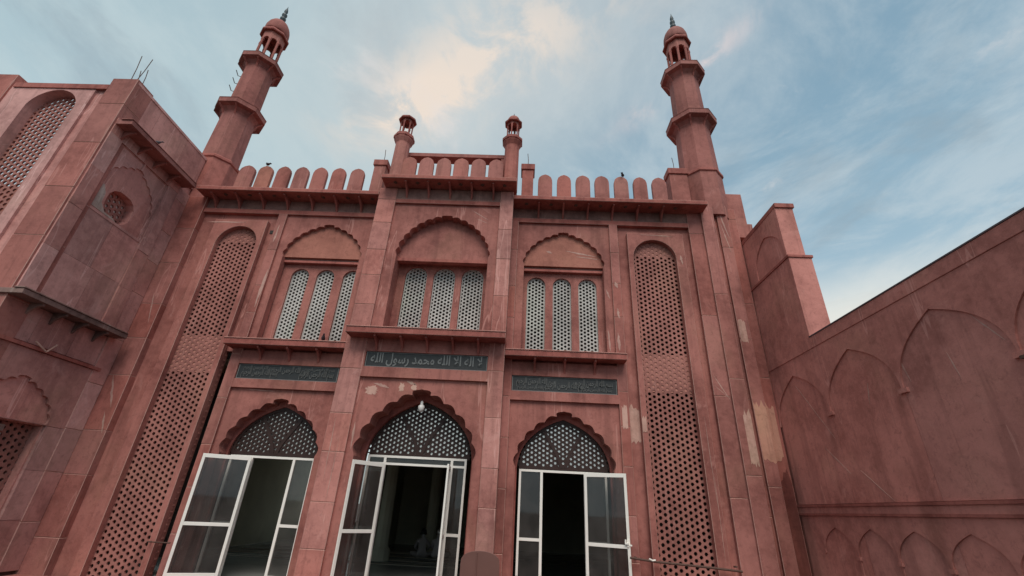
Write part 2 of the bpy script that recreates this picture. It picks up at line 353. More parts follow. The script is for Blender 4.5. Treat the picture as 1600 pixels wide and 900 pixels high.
def stack(name, mat, parent, mp, u0, u1, v0, v1, d0, d1, h=0.95, jit=0.004, side=True):
    """a pilaster laid up in separate blocks with open joints over a slightly recessed core"""
    core = MB().mbox(mp, u0 + 0.006, u1 - 0.006, v0, v1, d0 + 0.012, d1).build(name, mat, parent)
    v = v0
    while v < v1 - 0.01:
        hh = min(h * random.uniform(0.82, 1.18), v1 - v)
        if v1 - v - hh < 0.35: hh = v1 - v
        j = random.uniform(0, jit)
        MB().mbox(mp, u0 - j, u1 + j, v + 0.004, v + hh - 0.004, d0 - j, d1 - 0.02).build('stone_block', mat, core, bevel=.008, edge=True)
        v += hh
    return core
def bracket(mp, u, vtop, dwall, reach, drop, wd=0.05):
    """thin curved corbel: profile in (depth, height), extruded across its width"""
    pr = [(dwall, vtop), (dwall - reach, vtop), (dwall - reach, vtop - 0.05)]
    for k in range(1, 8):
        t = k / 8; pr.append((dwall - reach * (1 - t) ** 1.6 - 0.02, vtop - 0.05 - (drop - 0.05) * t ** 1.5))
    pr.append((dwall, vtop - drop))
    n = len(pr); a = [mp(u - wd / 2, q[1], q[0]) for q in pr]; b = [mp(u + wd / 2, q[1], q[0]) for q in pr]
    return MB().add(a + b, [tuple(range(n)), tuple(range(2 * n - 1, n - 1, -1))] + [(i, (i + 1) % n, n + (i + 1) % n, n + i) for i in range(n)])
def patch(name, mat, parent, mp, u, v, ru, rv, d, seed, n=30, sq=0.5):
    rnd = random.Random(seed); pts = []
    for i in range(n):
        a = 2 * math.pi * i / n; c, s_ = math.cos(a), math.sin(a)
        k = 1 / max(abs(c), abs(s_)) if sq > rnd.random() else 1.0
        r = rnd.uniform(0.62, 1.05) * (1 if k == 1 else k * 0.9); pts.append((u + ru * r * c, v + rv * r * s_))
    return MB().prism(mp, pts, d, d + 0.02).build(name, mat, parent)

# ------------------------------------------------------------------ ground
tag(MB().add([(-2500, -2500, -.35), (2500, -2500, -.35), (2500, 2500, -.35), (-2500, 2500, -.35)], [(0, 1, 2, 3)]).build('ground', M['ground']),
    'courtyard ground of pale reddish stone', None, None, 'structure')

# ------------------------------------------------------------------ prayer hall
hall = thing('prayer_hall', 'red stone mosque prayer hall front with three cusped arch doorways and lattice windows', 'mosque')
X0, X1 = -10.45, 6.25
# plinth under the hall
MB().box(-10.4, 5.6, 10.2, 10.94, -0.346, -0.06).build('plinth', M['red'], hall)
MB().box(-4.6, -0.33, 9.9, 10.196, -0.346, -0.2).build('step', M['red'], hall)

def pointed(xc, zs, w_, h, zb): return arch_plain(xc, zs, w_, h, 14, zb)
def side_bay(xl, xr, xc, mirror):
    """one flanking bay: door panel below, plaque band, window niche above"""
    # lower panel, cusped doorway
    P = MB().plate(FY, rect(xl - .02, xr + .02, -0.30, 4.06), [arch_foil(xc, 2.53, 1.14, 1.30, 5, -0.295)], 11.08, 11.36).build('door_panel', M['red'], hall)
    MB().plate(FY, rect(xl - .02, xr + .02, -0.30, 4.06), [arch_plain(xc, 2.50, 1.10, 1.18, 16, -0.295)], 11.365, 11.46).build('arch_reveal', M['trim'], hall)
    # band above with plaque recess
    MB().plate(FY, rect(xl - .03, xr + .03, 4.05, 5.0), [rect(xl + .02, xr - .02, 4.27, 4.66)], 11.0, 11.09).build('plaque_band', M['red'], hall)
    MB().box(xl - .02, xr + .02, 11.092, 11.3, 4.06, 5.2).build('band_backing', M['red'], hall)
    # upper panel with cusped niche
    MB().plate(FY, rect(xl - .02, xr + .02, 5.15, 9.32), [arch_foil(xc, 7.90, 1.12, 1.12, 6, 5.16, point=.90)], 11.08, 11.30).build('niche_panel', M['red'], hall, bevel=.007, edge=True)
    MB().prism(FY, arch_plain(xc, 7.92, 1.2, 1.25, 12), 11.19, 11.34).build('tympanum', M['tymp'], hall)
    MB().box(xc - 1.14, xc + 1.14, 11.27, 11.349, 7.84, 7.917).build('lintel', M['frieze'], hall)
    MB().box(xc - 1.14, xc + 1.14, 11.22, 11.349, 7.765, 7.838).build('lintel', M['trim'], hall, bevel=.006)
    wx = [0.29, 1.017, 1.734] if xc > 0 else [-6.54, -5.80, -5.03]
    MB().plate(FY, rect(xc - 1.3, xc + 1.3, 5.15, 8.0), [arch_round(x, 7.63, 0.258, 5.42, 14) for x in wx], 11.35, 11.45).build('window_wall', M['red'], hall, bevel=.005, edge=True)
    for x in wx:
        fr = MB().plate(FY, arch_round(x, 7.625, 0.255, 5.425, 14), [arch_round(x, 7.605, 0.234, 5.445, 14)], 11.42, 11.45).build('window', M['white_lattice'], hall)
        lattice(FY, arch_round(x, 7.615, 0.24, 5.45, 14), 0.092, 11.435, 11.475, 0.64).build('window_screen', M['white_lattice'], fr, fix=False)
def sill(xa, xb, ytop, ylip, zt, xs, yw, drop=0.32, bev=.01):
    s_ = MB().box(xa, xb, ylip, ytop, zt - 0.17, zt - 0.03).box(xa, xb, ylip - 0.02, ylip + 0.16, zt - 0.028, zt).build('balcony_ledge', M['trim'], hall, bevel=.010, edge=True)
    for x in xs: bracket(FY, x, zt - 0.172, yw, (yw - ylip) * 0.8, drop).build('bracket', M['trim'], s_)
    return s_
def cornice(xa, xb, ytop, ylip, zt, xs, yw, drop=0.36):
    s_ = MB().box(xa, xb, ylip, ytop, zt - 0.14, zt - 0.02).box(xa, xb, ylip + 0.03, ylip + 0.25, zt - 0.018, zt + 0.012).build('cornice', M['trim'], hall, bevel=.010, edge=True)
    for x in xs: bracket(FY, x, zt - 0.142, yw, (yw - ylip) * 0.8, drop).build('bracket', M['trim'], s_)
    for a, b in zip([xs[0] - (xs[1] - xs[0])] + xs, xs + [xs[-1] + (xs[1] - xs[0])]):
        m = (a + b) / 2
        if xa + .1 < m < xb - .1: MB().lathe(m, (ylip + yw) / 2 - .02, [(0.05, zt - 0.141), (0.055, zt - 0.16), (0.03, zt - 0.175)], 8).build('boss', M['iron'], s_)
    return s_

RX = (-0.29, 2.37, 1.04); LX = (-7.27, -4.44, -5.94)
side_bay(*RX, False); side_bay(*LX, True)
# strips and pilasters at the face of the hall, y = 11
stack('pilaster', M['block'], hall, FY, -0.47, -0.29, -0.30, 9.32, 11.0, 11.2, 1.1)
stack('pilaster', M['block'], hall, FY, 2.37, 2.60, -0.30, 9.30, 11.0, 11.3, 1.0)
stack('pilaster', M['block'], hall, FY, -7.52, -7.27, -0.30, 9.30, 11.0, 11.3, 1.0)
for a, b, l_, r_ in ((-9.87, -4.44, -9.1, -7.92), (-0.46, 4.70, 3.02, 4.20)):
    MB().box(a, b, 11.0, 11.2, 9.29, 9.44).build('string_course', M['trim'], hall, bevel=.010, edge=True)
    MB().box(a, b, 11.06, 11.3, 9.44, 9.82).build('frieze', M['frieze'], hall)
# lattice stair panels
def stair_panel(xl, xr, xc, xa, xb):
    MB().plate(FY, rect(xa, xb if xa > 0 else -7.772, -0.30, 9.30), [rect(xl + .08, xr - .08, -0.25, 8.9)], 11.14, 11.24).build('recess_wall', M['red'], hall)
    MB().plate(FY, rect(xl, xr, -0.30, 9.02), [arch_round(xc, 8.79, 0.60, -0.25, 20)], 10.97, 11.135).build('surround', M['red'], hall, bevel=.008, edge=True)
    def hole(u, v): return True
    lattice(FY, arch_round(xc, 8.80, 0.62, -0.2, 20), 0.113, 11.137, 11.18, 0.57).build('stone_lattice', M['lattice'], hall, fix=False)
    for z0, z1 in ((4.42, 5.40), (8.32, 8.95)):
        MB().box(xc - .62, xc + .62, 11.150, 11.24, z0, z1).build('infill_slab', M['slabpink'], hall)
stair_panel(2.87, 4.47, 3.61, 2.60, 4.70)
stair_panel(-9.36, -7.77, -8.51, -9.87, -7.52)
MB().box(-7.772, -7.52, 11.14, 11.30, 5.0, 9.30).build('recess_wall', M['red'], hall)
MB().box(-7.77, -7.52, 11.45, 11.5, -.3, 4.99).build('slot_back', M['frieze'], hall)
MB().box(2.56, 2.64, 11.12, 11.138, 8.67, 8.77).build('vent_hole', M['dark'], hall)  # dark plate on the wall painted as the shade inside a vent
MB().box(-7.70, -7.60, 11.12, 11.138, 8.66, 8.77).build('vent_hole', M['dark'], hall)
# corner pilasters
MB().box(-10.9, -10.2, 11.03, 11.6, -.35, 9.79).build('corner_wall', M['red'], hall)
stack('pilaster', M['block'], hall, FY, -10.47, -9.87, -0.35, 9.80, 10.95, 11.4, 1.15)
tw = [(4.70, 5.10, 11.02), (5.10, 5.46, 10.95), (5.46, 5.60, 11.12), (5.60, 5.90, 11.04), (5.90, 6.24, 11.20)]
for a, b, y in tw: stack('pilaster', M['block'], hall, FY, a, b, -0.35, 10.0 if b < 5.5 else 10.15, y, 11.6, random.uniform(2.2, 3.2), 0.003)
MB().box(5.82, 6.60, 11.3, 12.2, 9.2, 10.81).build('roof_block', M['red'], hall, bevel=.01)
MB().box(6.602, 6.81, 11.42, 12.0, 8.2, 9.78).build('roof_block', M['red'], hall, bevel=.01)
# side cornices
cornice(0 - 0.464, 5.17, 11.25, 10.55, 9.94, [0.29, 1.02, 1.75, 2.48, 3.21, 3.93], 11.06)
cornice(-10.0, -4.465, 11.25, 10.55, 9.94, [-9.58, -8.84, -8.09, -7.34, -6.58, -5.83, -5.08], 11.06)
sill(-0.464, 2.56, 11.3, 10.65, 5.23, [0.29, 1.04, 1.79], 11.0)
sill(-7.62, -4.465, 11.3, 10.65, 5.23, [-6.73, -5.98, -5.22], 11.0)

# central projecting bay, front at y = 10.6
cx = -2.40
stack('pilaster', M['pale'], hall, FY, -4.46, -3.94, -0.35, 10.08, 10.6, 11.6, 0.95)
stack('pilaster', M['pale'], hall, FY, -0.84, -0.468, -0.35, 10.08, 10.6, 11.6, 0.95)
MB().plate(FY, rect(-3.94, -0.84, -0.30, 4.36), [arch_foil(cx, 2.57, 1.345, 1.55, 5, -0.295)], 10.68, 11.24).build('door_panel', M['red'], hall)
MB().plate(FY, rect(-3.94, -0.84, -0.30, 4.36), [arch_plain(cx, 2.57, 1.27, 1.38, 16, -0.295)], 11.245, 11.40).build('arch_reveal', M['trim'], hall)
MB().plate(FY, rect(-3.94, -0.84, 4.36, 5.34), [rect(-3.90, -.87, 4.61, 5.0)], 10.605, 10.70).build('plaque_band', M['red'], hall)
MB().box(-3.94, -.84, 10.702, 11.2, 4.362, 5.4).build('band_backing', M['red'], hall)
MB().plate(FY, rect(-3.94, -0.84, 5.30, 9.56), [arch_foil(-2.36, 7.84, 1.28, 1.36, 7, 5.31, point=.99)], 10.68, 11.0).build('niche_panel', M['red'], hall, bevel=.007, edge=True)
MB().prism(FY, arch_plain(-2.36, 7.78, 1.34, 1.50, 12, None, 1.0), 10.94, 11.02).build('tympanum', M['red'], hall)
MB().box(-3.64, -1.08, 10.86, 11.02, 7.75, 7.84).build('lintel', M['trim'], hall)
MB().box(-3.93, -3.645, 10.902, 11.2, 5.31, 8.0).build('niche_jamb', M['red'], hall)
MB().box(-1.075, -0.85, 10.902, 11.2, 5.31, 8.0).build('niche_jamb', M['red'], hall)
MB().box(-3.64, -1.08, 11.024, 11.3, 7.82, 8.0).build('niche_soffit', M['trim'], hall)
wx = [-3.13, -2.325, -1.52]
MB().plate(FY, rect(-3.9, -.9, 5.31, 8.0), [arch_round(x, 7.755, 0.31, 5.62, 14) for x in wx], 11.2, 11.30).build('window_wall', M['red'], hall)
for x in wx:
    fr = MB().plate(FY, arch_round(x, 7.75, 0.305, 5.625, 14), [arch_round(x, 7.73, 0.28, 5.645, 14)], 11.265, 11.30).build('window', M['white_lattice'], hall)
    lattice(FY, arch_round(x, 7.74, 0.29, 5.65, 14), 0.092, 11.28, 11.32, 0.64).build('window_screen', M['white_lattice'], fr, fix=False)
MB().box(-3.94, -.84, 10.605, 10.9, 9.562, 9.70).build('string_course', M['trim'], hall, bevel=.010, edge=True)
MB().box(-3.94, -.84, 10.62, 10.9, 9.70, 10.08).build('frieze', M['frieze'], hall)
cornice(-4.33, -0.385, 11.2, 10.15, 10.25, [-3.63, -2.98, -2.34, -1.70, -1.06], 10.62)
sill(-4.37, -0.452, 11.25, 10.18, 5.50, [-3.66, -3.02, -2.39, -1.75, -1.12], 10.605)
# roof slabs, rear and side walls, floors that close the hall
MB().box(-10.4, 6.2, 11.25, 24.0, 9.55, 9.78).build('roof', M['red'], hall)
MB().box(-4.4, -0.5, 10.95, 12.6, 9.85, 10.1).build('roof', M['red'], hall)
MB().box(-10.4, 6.2, 11.72, 24.0, 4.75, 4.95).build('upper_floor', M['hall'], hall)
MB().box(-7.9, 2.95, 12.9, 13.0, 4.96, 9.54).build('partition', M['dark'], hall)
MB().plate(lambda u, v, d: (d, u, v), rect(11.42, 24.0, 0.0, 9.54), [rect(a, a + 1.9, 0.8, 3.6) for a in (14.2,)], -10.4, -10.25).build('side_wall', M['hall'], hall)  # opening added out of view to let skylight into the hall
MB().box(6.05, 6.2, 11.62, 24.0, 0.0, 9.54).build('side_wall', M['hall'], hall)
MB().plate(FY, rect(-10.24, 6.04, 0.0, 9.54), [rect(a, a + 1.2, .8, 4.4) for a in (-10.1, -8.7)], 23.8, 24.0).build('rear_wall', M['hall'], hall)  # two unseen openings added so daylight reaches the inner side wall
MB().box(-10.24, 6.04, 11.32, 23.79, -0.3, 0.0).build('hall_floor', M['marble'], hall)
for a, b in ((-10.24, -7.6), (2.7, 6.04)):
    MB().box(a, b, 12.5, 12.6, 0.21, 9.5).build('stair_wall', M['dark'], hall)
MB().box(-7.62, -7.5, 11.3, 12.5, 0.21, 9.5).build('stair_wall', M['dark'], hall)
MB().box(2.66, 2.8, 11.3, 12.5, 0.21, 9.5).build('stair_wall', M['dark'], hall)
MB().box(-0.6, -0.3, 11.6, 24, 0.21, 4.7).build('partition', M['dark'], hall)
for x, y in ((-4.35, 16.6), (-3.3, 19.6), (-1.5, 19.6), (-7.6, 20.2)):
    MB().lathe(x, y, [(0.30, 0.0), (0.30, 0.3), (0.22, 0.4), (0.20, 4.1), (0.34, 4.4), (0.34, 4.745)], 10).build('hall_column', M['hall'], hall)
MB().box(-5.8, -5.6, 20.0, 23.7, 0.01, 4.74).build('partition', M['hall'], hall)

# parapet merlons and piers
def merlon(x, y, w_, z0, zt, mat=None):
    h = 0.31; k = w_ / 2 * random.uniform(.97, 1.02); h *= random.uniform(.9, 1.1); c = [(k, 0), (k * 0.97, h * .34), (k * 0.83, h * .64), (k * .48, h * .87), (0, h)]
    zs = zt - h; pts = [(x + w_ / 2, z0)] + [(x + a, zs + b) for a, b in c] + [(x - a, zs + b) for a, b in reversed(c[:-1])] + [(x - w_ / 2, z0)]
    return MB().prism(FY, pts, y + random.uniform(0, .012), y + 0.12).build('merlon', mat or M['block'], hall, bevel=.008)
for x in (0.47, 1.05, 1.63, 2.21, 2.80, 3.38, 3.96): merlon(x, 10.9, 0.435, 9.9, 11.05)
for x in (-8.95, -8.36, -7.77, -7.19, -6.60, -6.01, -5.42): merlon(x, 10.9, 0.45 if x > -8.9 else .5, 9.9, 11.06, M['tymp'] if -8.4 < x < -8.3 else None)
for x in (-3.69, -3.16, -2.63, -2.10, -1.57, -1.04): merlon(x, 10.45, 0.445, 10.2, 11.19)
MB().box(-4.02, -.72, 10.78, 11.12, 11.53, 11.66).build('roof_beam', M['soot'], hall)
for x in (-3.9, -.85): MB().box(x - .08, x + .08, 10.80, 10.96, 10.1, 11.538).build('roof_post', M['red'], hall)
for x0, x1 in ((-0.25, 0.10), (-4.93, -4.56), (4.30, 4.85)):
    p = MB().box(x0, x1, 10.88, 11.25, 9.9, 11.18).build('pier', M['block'], hall, bevel=.01)
    MB().box(x0 - .04, x1 + .04, 10.84, 11.29, 11.182, 11.40).build('pier_cap', M['trim'], p, bevel=.015)
# bare patches where paint is missing
def ragged(name, mat, parent, u0, u1, v0, v1, d, seed):
    q = random.Random(seed); n = 7; top = []; bot = []
    for i in range(n + 1):
        u = u0 + (u1 - u0) * i / n; top.append((u, v1 - q.uniform(0, .16) * (v1 - v0))); bot.append((u, v0 + q.uniform(0, .10) * (v1 - v0)))
    return MB().prism(FY, bot + top[::-1], d, d + .02).build(name, mat, parent)
for i, (a, b, c, e, d, m_) in enumerate(((5.27, 5.455, 2.72, 4.10, 10.944, 'bare'), (5.61, 5.895, 2.85, 4.32, 11.034, 'orange'), (5.91, 6.17, 2.90, 4.36, 11.193, 'orange'), (5.91, 6.22, -.2, 2.80, 11.193, 'stain'), (5.62, 5.80, 5.75, 6.45, 11.034, 'bare'),
                                        (2.42, 2.545, 3.45, 4.05, 10.993, 'bare'), (2.63, 2.865, 3.15, 4.10, 11.134, 'bare'), (2.875, 2.98, 3.40, 3.80, 10.962, 'bare'))):
    ragged('bare_plaster_patch', M[m_], hall, a, b, c, e, d, 20 + i)
for i, (u, v, ru, rv) in enumerate(((-3.62, 4.05, .17, .13), (-2.9, 4.15, .07, .12), (-2.6, 4.16, .08, .1))):
    patch('bare_plaster_patch', M['bare'], hall, FY, u, v, ru, rv, 10.677, 40 + i, sq=.2)

def scuff(mp, mat, parent, u0, v0, u1, v1, wd, d, seed):
    q = random.Random(seed); a, b = Vector((u0, v0)), Vector((u1, v1)); t = (b - a).normalized(); nr = Vector((-t.y, t.x)); up = []; dn = []; n = 9
    for i in range(n + 1):
        p = a.lerp(b, i / n); k = wd * math.sin(math.pi * (i + .3) / (n + .6)); up.append(tuple(p + nr * k * q.uniform(.3, 1))); dn.append(tuple(p - nr * k * q.uniform(.3, 1)))
    return MB().prism(mp, up + dn[::-1], d, d + .01).build('plaster_scuff', mat, parent)
for i, (a, b, c, e, w_, d) in enumerate(((-1.67, 9.42, -1.14, 9.08, .018, 10.677), (-1.50, 9.12, -1.17, 8.98, .012, 10.677), (1.1, 8.45, 2.0, 8.28, .03, 11.187), (1.4, 8.27, 2.05, 8.2, .03, 11.187), (.55, 8.42, .72, 8.36, .05, 11.187),
        (4.74, 4.90, 5.08, 4.25, .018, 11.016), (4.72, 4.64, 5.05, 4.32, .012, 11.016), (5.66, 10.0, 5.84, 9.0, .03, 11.036), (5.66, 9.5, 5.82, 8.5, .02, 11.036), (-3.6, 4.22, -3.2, 4.12, .05, 10.677), (-2.8, 4.30, -2.55, 4.22, .04, 10.677),
        (-3.86, 3.3, -3.84, 2.7, .035, 10.677), (-4.3, 3.4, -4.28, 2.0, .014, 10.594), (-4.12, 2.9, -4.13, 1.6, .012, 10.594), (2.44, 5.9, 2.46, 5.4, .05, 10.994), (2.45, 7.4, 2.5, 7.2, .06, 10.994), (2.47, 6.6, 2.5, 6.3, .04, 10.994),
        (3.2, 9.06 - .1, 4.2, 8.93, .02, 10.966), (4.33, 8.3, 4.36, 8.0, .05, 10.966), (4.36, 3.9, 4.38, 1.9, .012, 10.966), (4.40, 2.6, 4.38, .8, .010, 10.966), (-9.6, 8.9, -8.4, 8.93, .03, 10.966), (-7.3, 7.4, -7.33, 6.2, .05, 10.994), (-7.40, 8.9, -7.42, 8.3, .05, 10.994),
        (2.2, 7.2, 2.3, 6.9, .03, 11.077), (2.2, 6.0, 2.24, 5.4, .04, 11.077), (-6.9, 4.02, -6.2, 4.0, .02, 11.077), (-10.2, 6.5, -10.0, 5.6, .02, 10.944), (-10.3, 4.2, -10.0, 3.4, .04, 10.944), (-10.1, 3.3, -9.95, 2.8, .03, 10.944))):
    scuff(FY, M['scuff'], hall, a, b, c, e, w_, d, 70 + i)
# fan lights above the doors
def fan(xc, zb, w_, h, y, kind):
    fr = MB().plate(FY, arch_plain(xc, zb, w_, h, 16), [arch_plain(xc, zb + .075, w_ - .06, h - .15, 16)], y, y + .05).build('fan_light', M['brown'], hall)
    poly = arch_plain(xc, zb + .05, w_ - .03, h - .10, 16)
    ribs = []
    for s_ in (-1, 1):
        c = [bez((s_ * .05, .0), (s_ * .10, .30 * h), (s_ * .36 * w_, .48 * h), (s_ * .50 * w_, .86 * h), t / 10) for t in range(11)]
        ribs.append([(xc + a, zb + .05 + b) for a, b in c])
    lattice(FY, poly, 0.094, y + .012, y + .035, 0.54).build('wood_lattice', M['brown'], fr, fix=False)
    for rb in ribs:
        m = MB(); wd = 0.045
        L_ = [(u - wd, v) for u, v in rb] + [(u + wd, v) for u, v in reversed(rb)]
        m.prism(FY, L_, y - .005, y + .011).build('fan_rib', M['brown'], fr)
    MB().prism(FY, arch_plain(xc, zb + .05, w_ - .03, h - .10, 16), y + .05, y + .06).build('backing_sheet', M['film'], fr)
fan(RX[2], 2.52, 1.05, 1.16, 11.40, 0); fan(LX[2], 2.52, 1.05, 1.16, 11.40, 0); fan(cx, 2.64, 1.21, 1.28, 11.34, 1)

# glazed doors
def frame_bar(mb, x0, x1, z0, z1, y): return mb.box(x0, x1, y, y + .05, z0, z1)
def glazed_frame(x0, x1, m0, m1, ztop, y, zmid, transom=None):
    t = .05; mb = MB()
    mb.box(x0, x0 + t, y, y + .06, .003, ztop); mb.box(x1 - t, x1, y, y + .06, .003, ztop); mb.box(x0 + t, x1 - t, y, y + .06, ztop - t, ztop)
    zt = ztop - t
    if transom: mb.box(x0 + t, x1 - t, y, y + .06, transom - .05, transom); zt = transom - .05
    mb.box(m0 - .03, m0 + .03, y, y + .06, .003, ztop - t if not transom else transom - .05); mb.box(m1 - .03, m1 + .03, y, y + .06, .003, zt)
    if transom: mb.box(m0 - .03, m0 + .03, y, y + .06, transom, ztop - t); mb.box(m1 - .03, m1 + .03, y, y + .06, transom, ztop - t)
    for a, b in ((x0 + t, m0 - .03), (m1 + .03, x1 - t)): mb.box(a, b, y, y + .06, zmid - .03, zmid + .03).box(a, b, y, y + .06, .003, .1)
    d = mb.build('door_frame', M['alu'], hall)
    for a, b in ((x0 + t, m0 - .03), (m1 + .03, x1 - t)):
        for c, e in ((.1, zmid - .03), (zmid + .03, zt)): MB().box(a, b, y + .025, y + .031, c, e).build('glass_pane', M['glass'], d)
    if transom: MB().box(x0 + t, x1 - t, y + .025, y + .031, transom, ztop - t).build('glass_pane', M['glass'], d)
def leaf(hx, hy, ex, ey, z0, z1, zmid, handle=False):
    """door leaf hinged at (hx, hy) with its free edge at (ex, ey)"""
    ln = math.hypot(ex - hx, ey - hy); ux, uy = (ex - hx) / ln, (ey - hy) / ln; nx, ny = -uy, ux
    if ny > 0: nx, ny = -nx, -ny
    mp = lambda u, v, d: (hx + ux * u + nx * d, hy + uy * u + ny * d, v)
    def bx(mb, u0, u1, v0, v1, d0, d1):
        vs = [mp(u, v, d) for d in (d0, d1) for u, v in rect(u0, u1, v0, v1)]
        return mb.add(vs, [(0, 1, 2, 3), (7, 6, 5, 4), (0, 4, 5, 1), (1, 5, 6, 2), (2, 6, 7, 3), (3, 7, 4, 0)])
    t = .06; mb = MB()
    bx(mb, 0, t, z0, z1, 0, .04); bx(mb, ln - t, ln, z0, z1, 0, .04); bx(mb, t, ln - t, z1 - .085, z1, 0, .04)
    bx(mb, t, ln - t, zmid - .035, zmid + .035, 0, .04); bx(mb, t, ln - t, z0, z0 + .09, 0, .04)
    d = mb.build('door_leaf', M['alu'], hall, bevel=.004)
    for a, b in ((z0 + .09, zmid - .035), (zmid + .035, z1 - .085)): bx(MB(), t, ln - t, a, b, .017, .023).build('glass_pane', M['glass'], d)
    if handle:
        h = MB(); bx(h, ln - .06, ln - .02, zmid + .0, zmid + .13, .04, .06); bx(h, ln - .10, ln - .07, zmid + .05, zmid + .14, .042, .08); bx(h, ln - .10, ln - .02, zmid + .05, zmid + .08, .06, .085)
        bx(h, ln - .02, ln + .04, zmid + .02, zmid + .05, .02, .05); h.build('door_handle', M['alu'], d)
glazed_frame(0.0, 2.06, .53, 1.55, 2.51, 11.39, 1.06)
glazed_frame(-6.97, -4.90, -6.44, -5.40, 2.51, 11.39, 1.06)
glazed_frame(-3.62, -1.25, -3.20, -1.60, 2.66, 11.33, 1.06, 2.50)
leaf(1.53, 11.34, 2.42, 10.96, .02, 2.485, 1.04, True)
leaf(-6.41, 11.34, -7.33, 10.93, .02, 2.47, 1.03)
leaf(-3.19, 11.28, -3.73, 10.62, .02, 2.47, 1.06)
leaf(-1.60, 11.28, -1.545, 10.55, .02, 2.47, 1.06)

# ------------------------------------------------------------------ minarets
def ring8(r, z, cx_, cy_, n=8): return [(cx_ + r * math.cos(2 * math.pi * i / n + math.pi / n), cy_ + r * math.sin(2 * math.pi * i / n + math.pi / n), z) for i in range(n)]
def balcony(root, x, y, rs, ro, zt):
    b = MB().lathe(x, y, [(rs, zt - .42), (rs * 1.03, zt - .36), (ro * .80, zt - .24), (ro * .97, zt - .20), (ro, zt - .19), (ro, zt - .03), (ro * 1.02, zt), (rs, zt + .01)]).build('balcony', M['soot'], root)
    for k in range(8):
        a = 2 * math.pi * k / 8 + math.pi / 8; c, s_ = math.cos(a), math.sin(a); m = MB()
        pr = [(rs * .98, zt - .2), (ro * .93, zt - .2), (ro * .90, zt - .25), (rs * 1.12, zt - .36), (rs * .98, zt - .52)]
        vs = [(x + r * c - sgn * s_ * .025, y + r * s_ + sgn * c * .025, z) for sgn in (-1, 1) for r, z in pr]; n = len(pr)
        m.add(vs, [tuple(range(n)), tuple(range(2 * n - 1, n - 1, -1))] + [(i, (i + 1) % n, n + (i + 1) % n, n + i) for i in range(n)]).build('corbel', M['trim'], b)
def minaret(x, y, label):
    root = thing('minaret', label, 'minaret', 'tall minarets at the ends of the hall roof')
    MB().lathe(x, y, [(.64, 9.78), (.635, 11.5)]).build('base', M['block'], root)
    MB().lathe(x, y, [(.64, 11.42), (.68, 11.45), (.68, 11.53), (.60, 11.60)]).build('moulding', M['trim'], root)
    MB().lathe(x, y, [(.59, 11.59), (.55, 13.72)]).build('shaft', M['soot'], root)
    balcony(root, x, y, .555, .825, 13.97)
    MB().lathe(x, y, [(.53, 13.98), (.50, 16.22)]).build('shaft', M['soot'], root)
    balcony(root, x, y, .505, .775, 16.46)
    k = MB().lathe(x, y, [(.47, 16.47), (.47, 16.60), (.43, 16.62)]).build('kiosk', M['red'], root)
    for i in range(8):
        a = 2 * math.pi * i / 8 + math.pi / 8; px, py = x + .38 * math.cos(a), y + .38 * math.sin(a)
        MB().lathe(px, py, [(.055, 16.62), (.055, 16.72), (.045, 16.76), (.045, 17.60), (.06, 17.66), (.05, 17.76)], 6).build('column', M['trim'], k)
    # pointed openings between the columns
    for i in range(8):
        a = 2 * math.pi * i / 8; n_ = Vector((math.cos(a), math.sin(a), 0)); t_ = Vector((-math.sin(a), math.cos(a), 0)); c = Vector((x, y, 0))
        hw = .38 * math.sin(math.pi / 8); dd = .38 * math.cos(math.pi / 8)
        mp = lambda u, v, d, n_=n_, t_=t_, c=c: tuple(c + n_ * (dd + .03 - d) + t_ * u + Vector((0, 0, v)))
        poly = [(-hw - .015, 17.60), (-hw + .02, 17.60)] + [(-(hw - .02) * math.cos(math.pi * q / 12), 17.60 + .22 * math.sin(math.pi * q / 12) ** .8) for q in range(1, 12)] + [(hw - .02, 17.60), (hw + .015, 17.60), (hw + .015, 18.20), (-hw - .015, 18.20)]
        MB().prism(mp, poly, 0, .06).build('arch', M['red'], k)
    MB().lathe(x, y, [(.41, 18.18), (.52, 18.14), (.54, 18.18), (.50, 18.28), (.42, 18.36)]).build('eave', M['trim'], root)
    pr = [(.42, 18.35), (.445, 18.41), (.455, 18.52), (.445, 18.68), (.40, 18.86), (.32, 19.02), (.21, 19.15), (.11, 19.23), (.05, 19.26)]
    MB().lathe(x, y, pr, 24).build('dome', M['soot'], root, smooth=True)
    MB().lathe(x, y, [(.05, 19.24), (.05, 19.34), (.11, 19.40), (.115, 19.48), (.05, 19.54), (.045, 19.58), (.10, 19.66), (.10, 19.74), (.04, 19.80), (.035, 19.84), (.075, 19.92), (.06, 20.02), (.015, 20.20), (.004, 20.3)], 12).build('finial', M['finial'], root, smooth=True)
    return root
minaret(5.55, 11.55, 'tall red octagonal minaret above the right end of the hall, beside the lone wall stub')
ml = minaret(-10.52, 11.55, 'tall red octagonal minaret above the left corner of the hall, rungs on its shaft')
for i, z in enumerate((14.95, 15.35, 15.75)):
    x = -11.03; MB().tube([(x + .02, 11.4, z), (x - .10, 11.38, z + .02), (x - .13, 11.24, z + .16)], .016, 6).build('rung', M['steel'], ml)

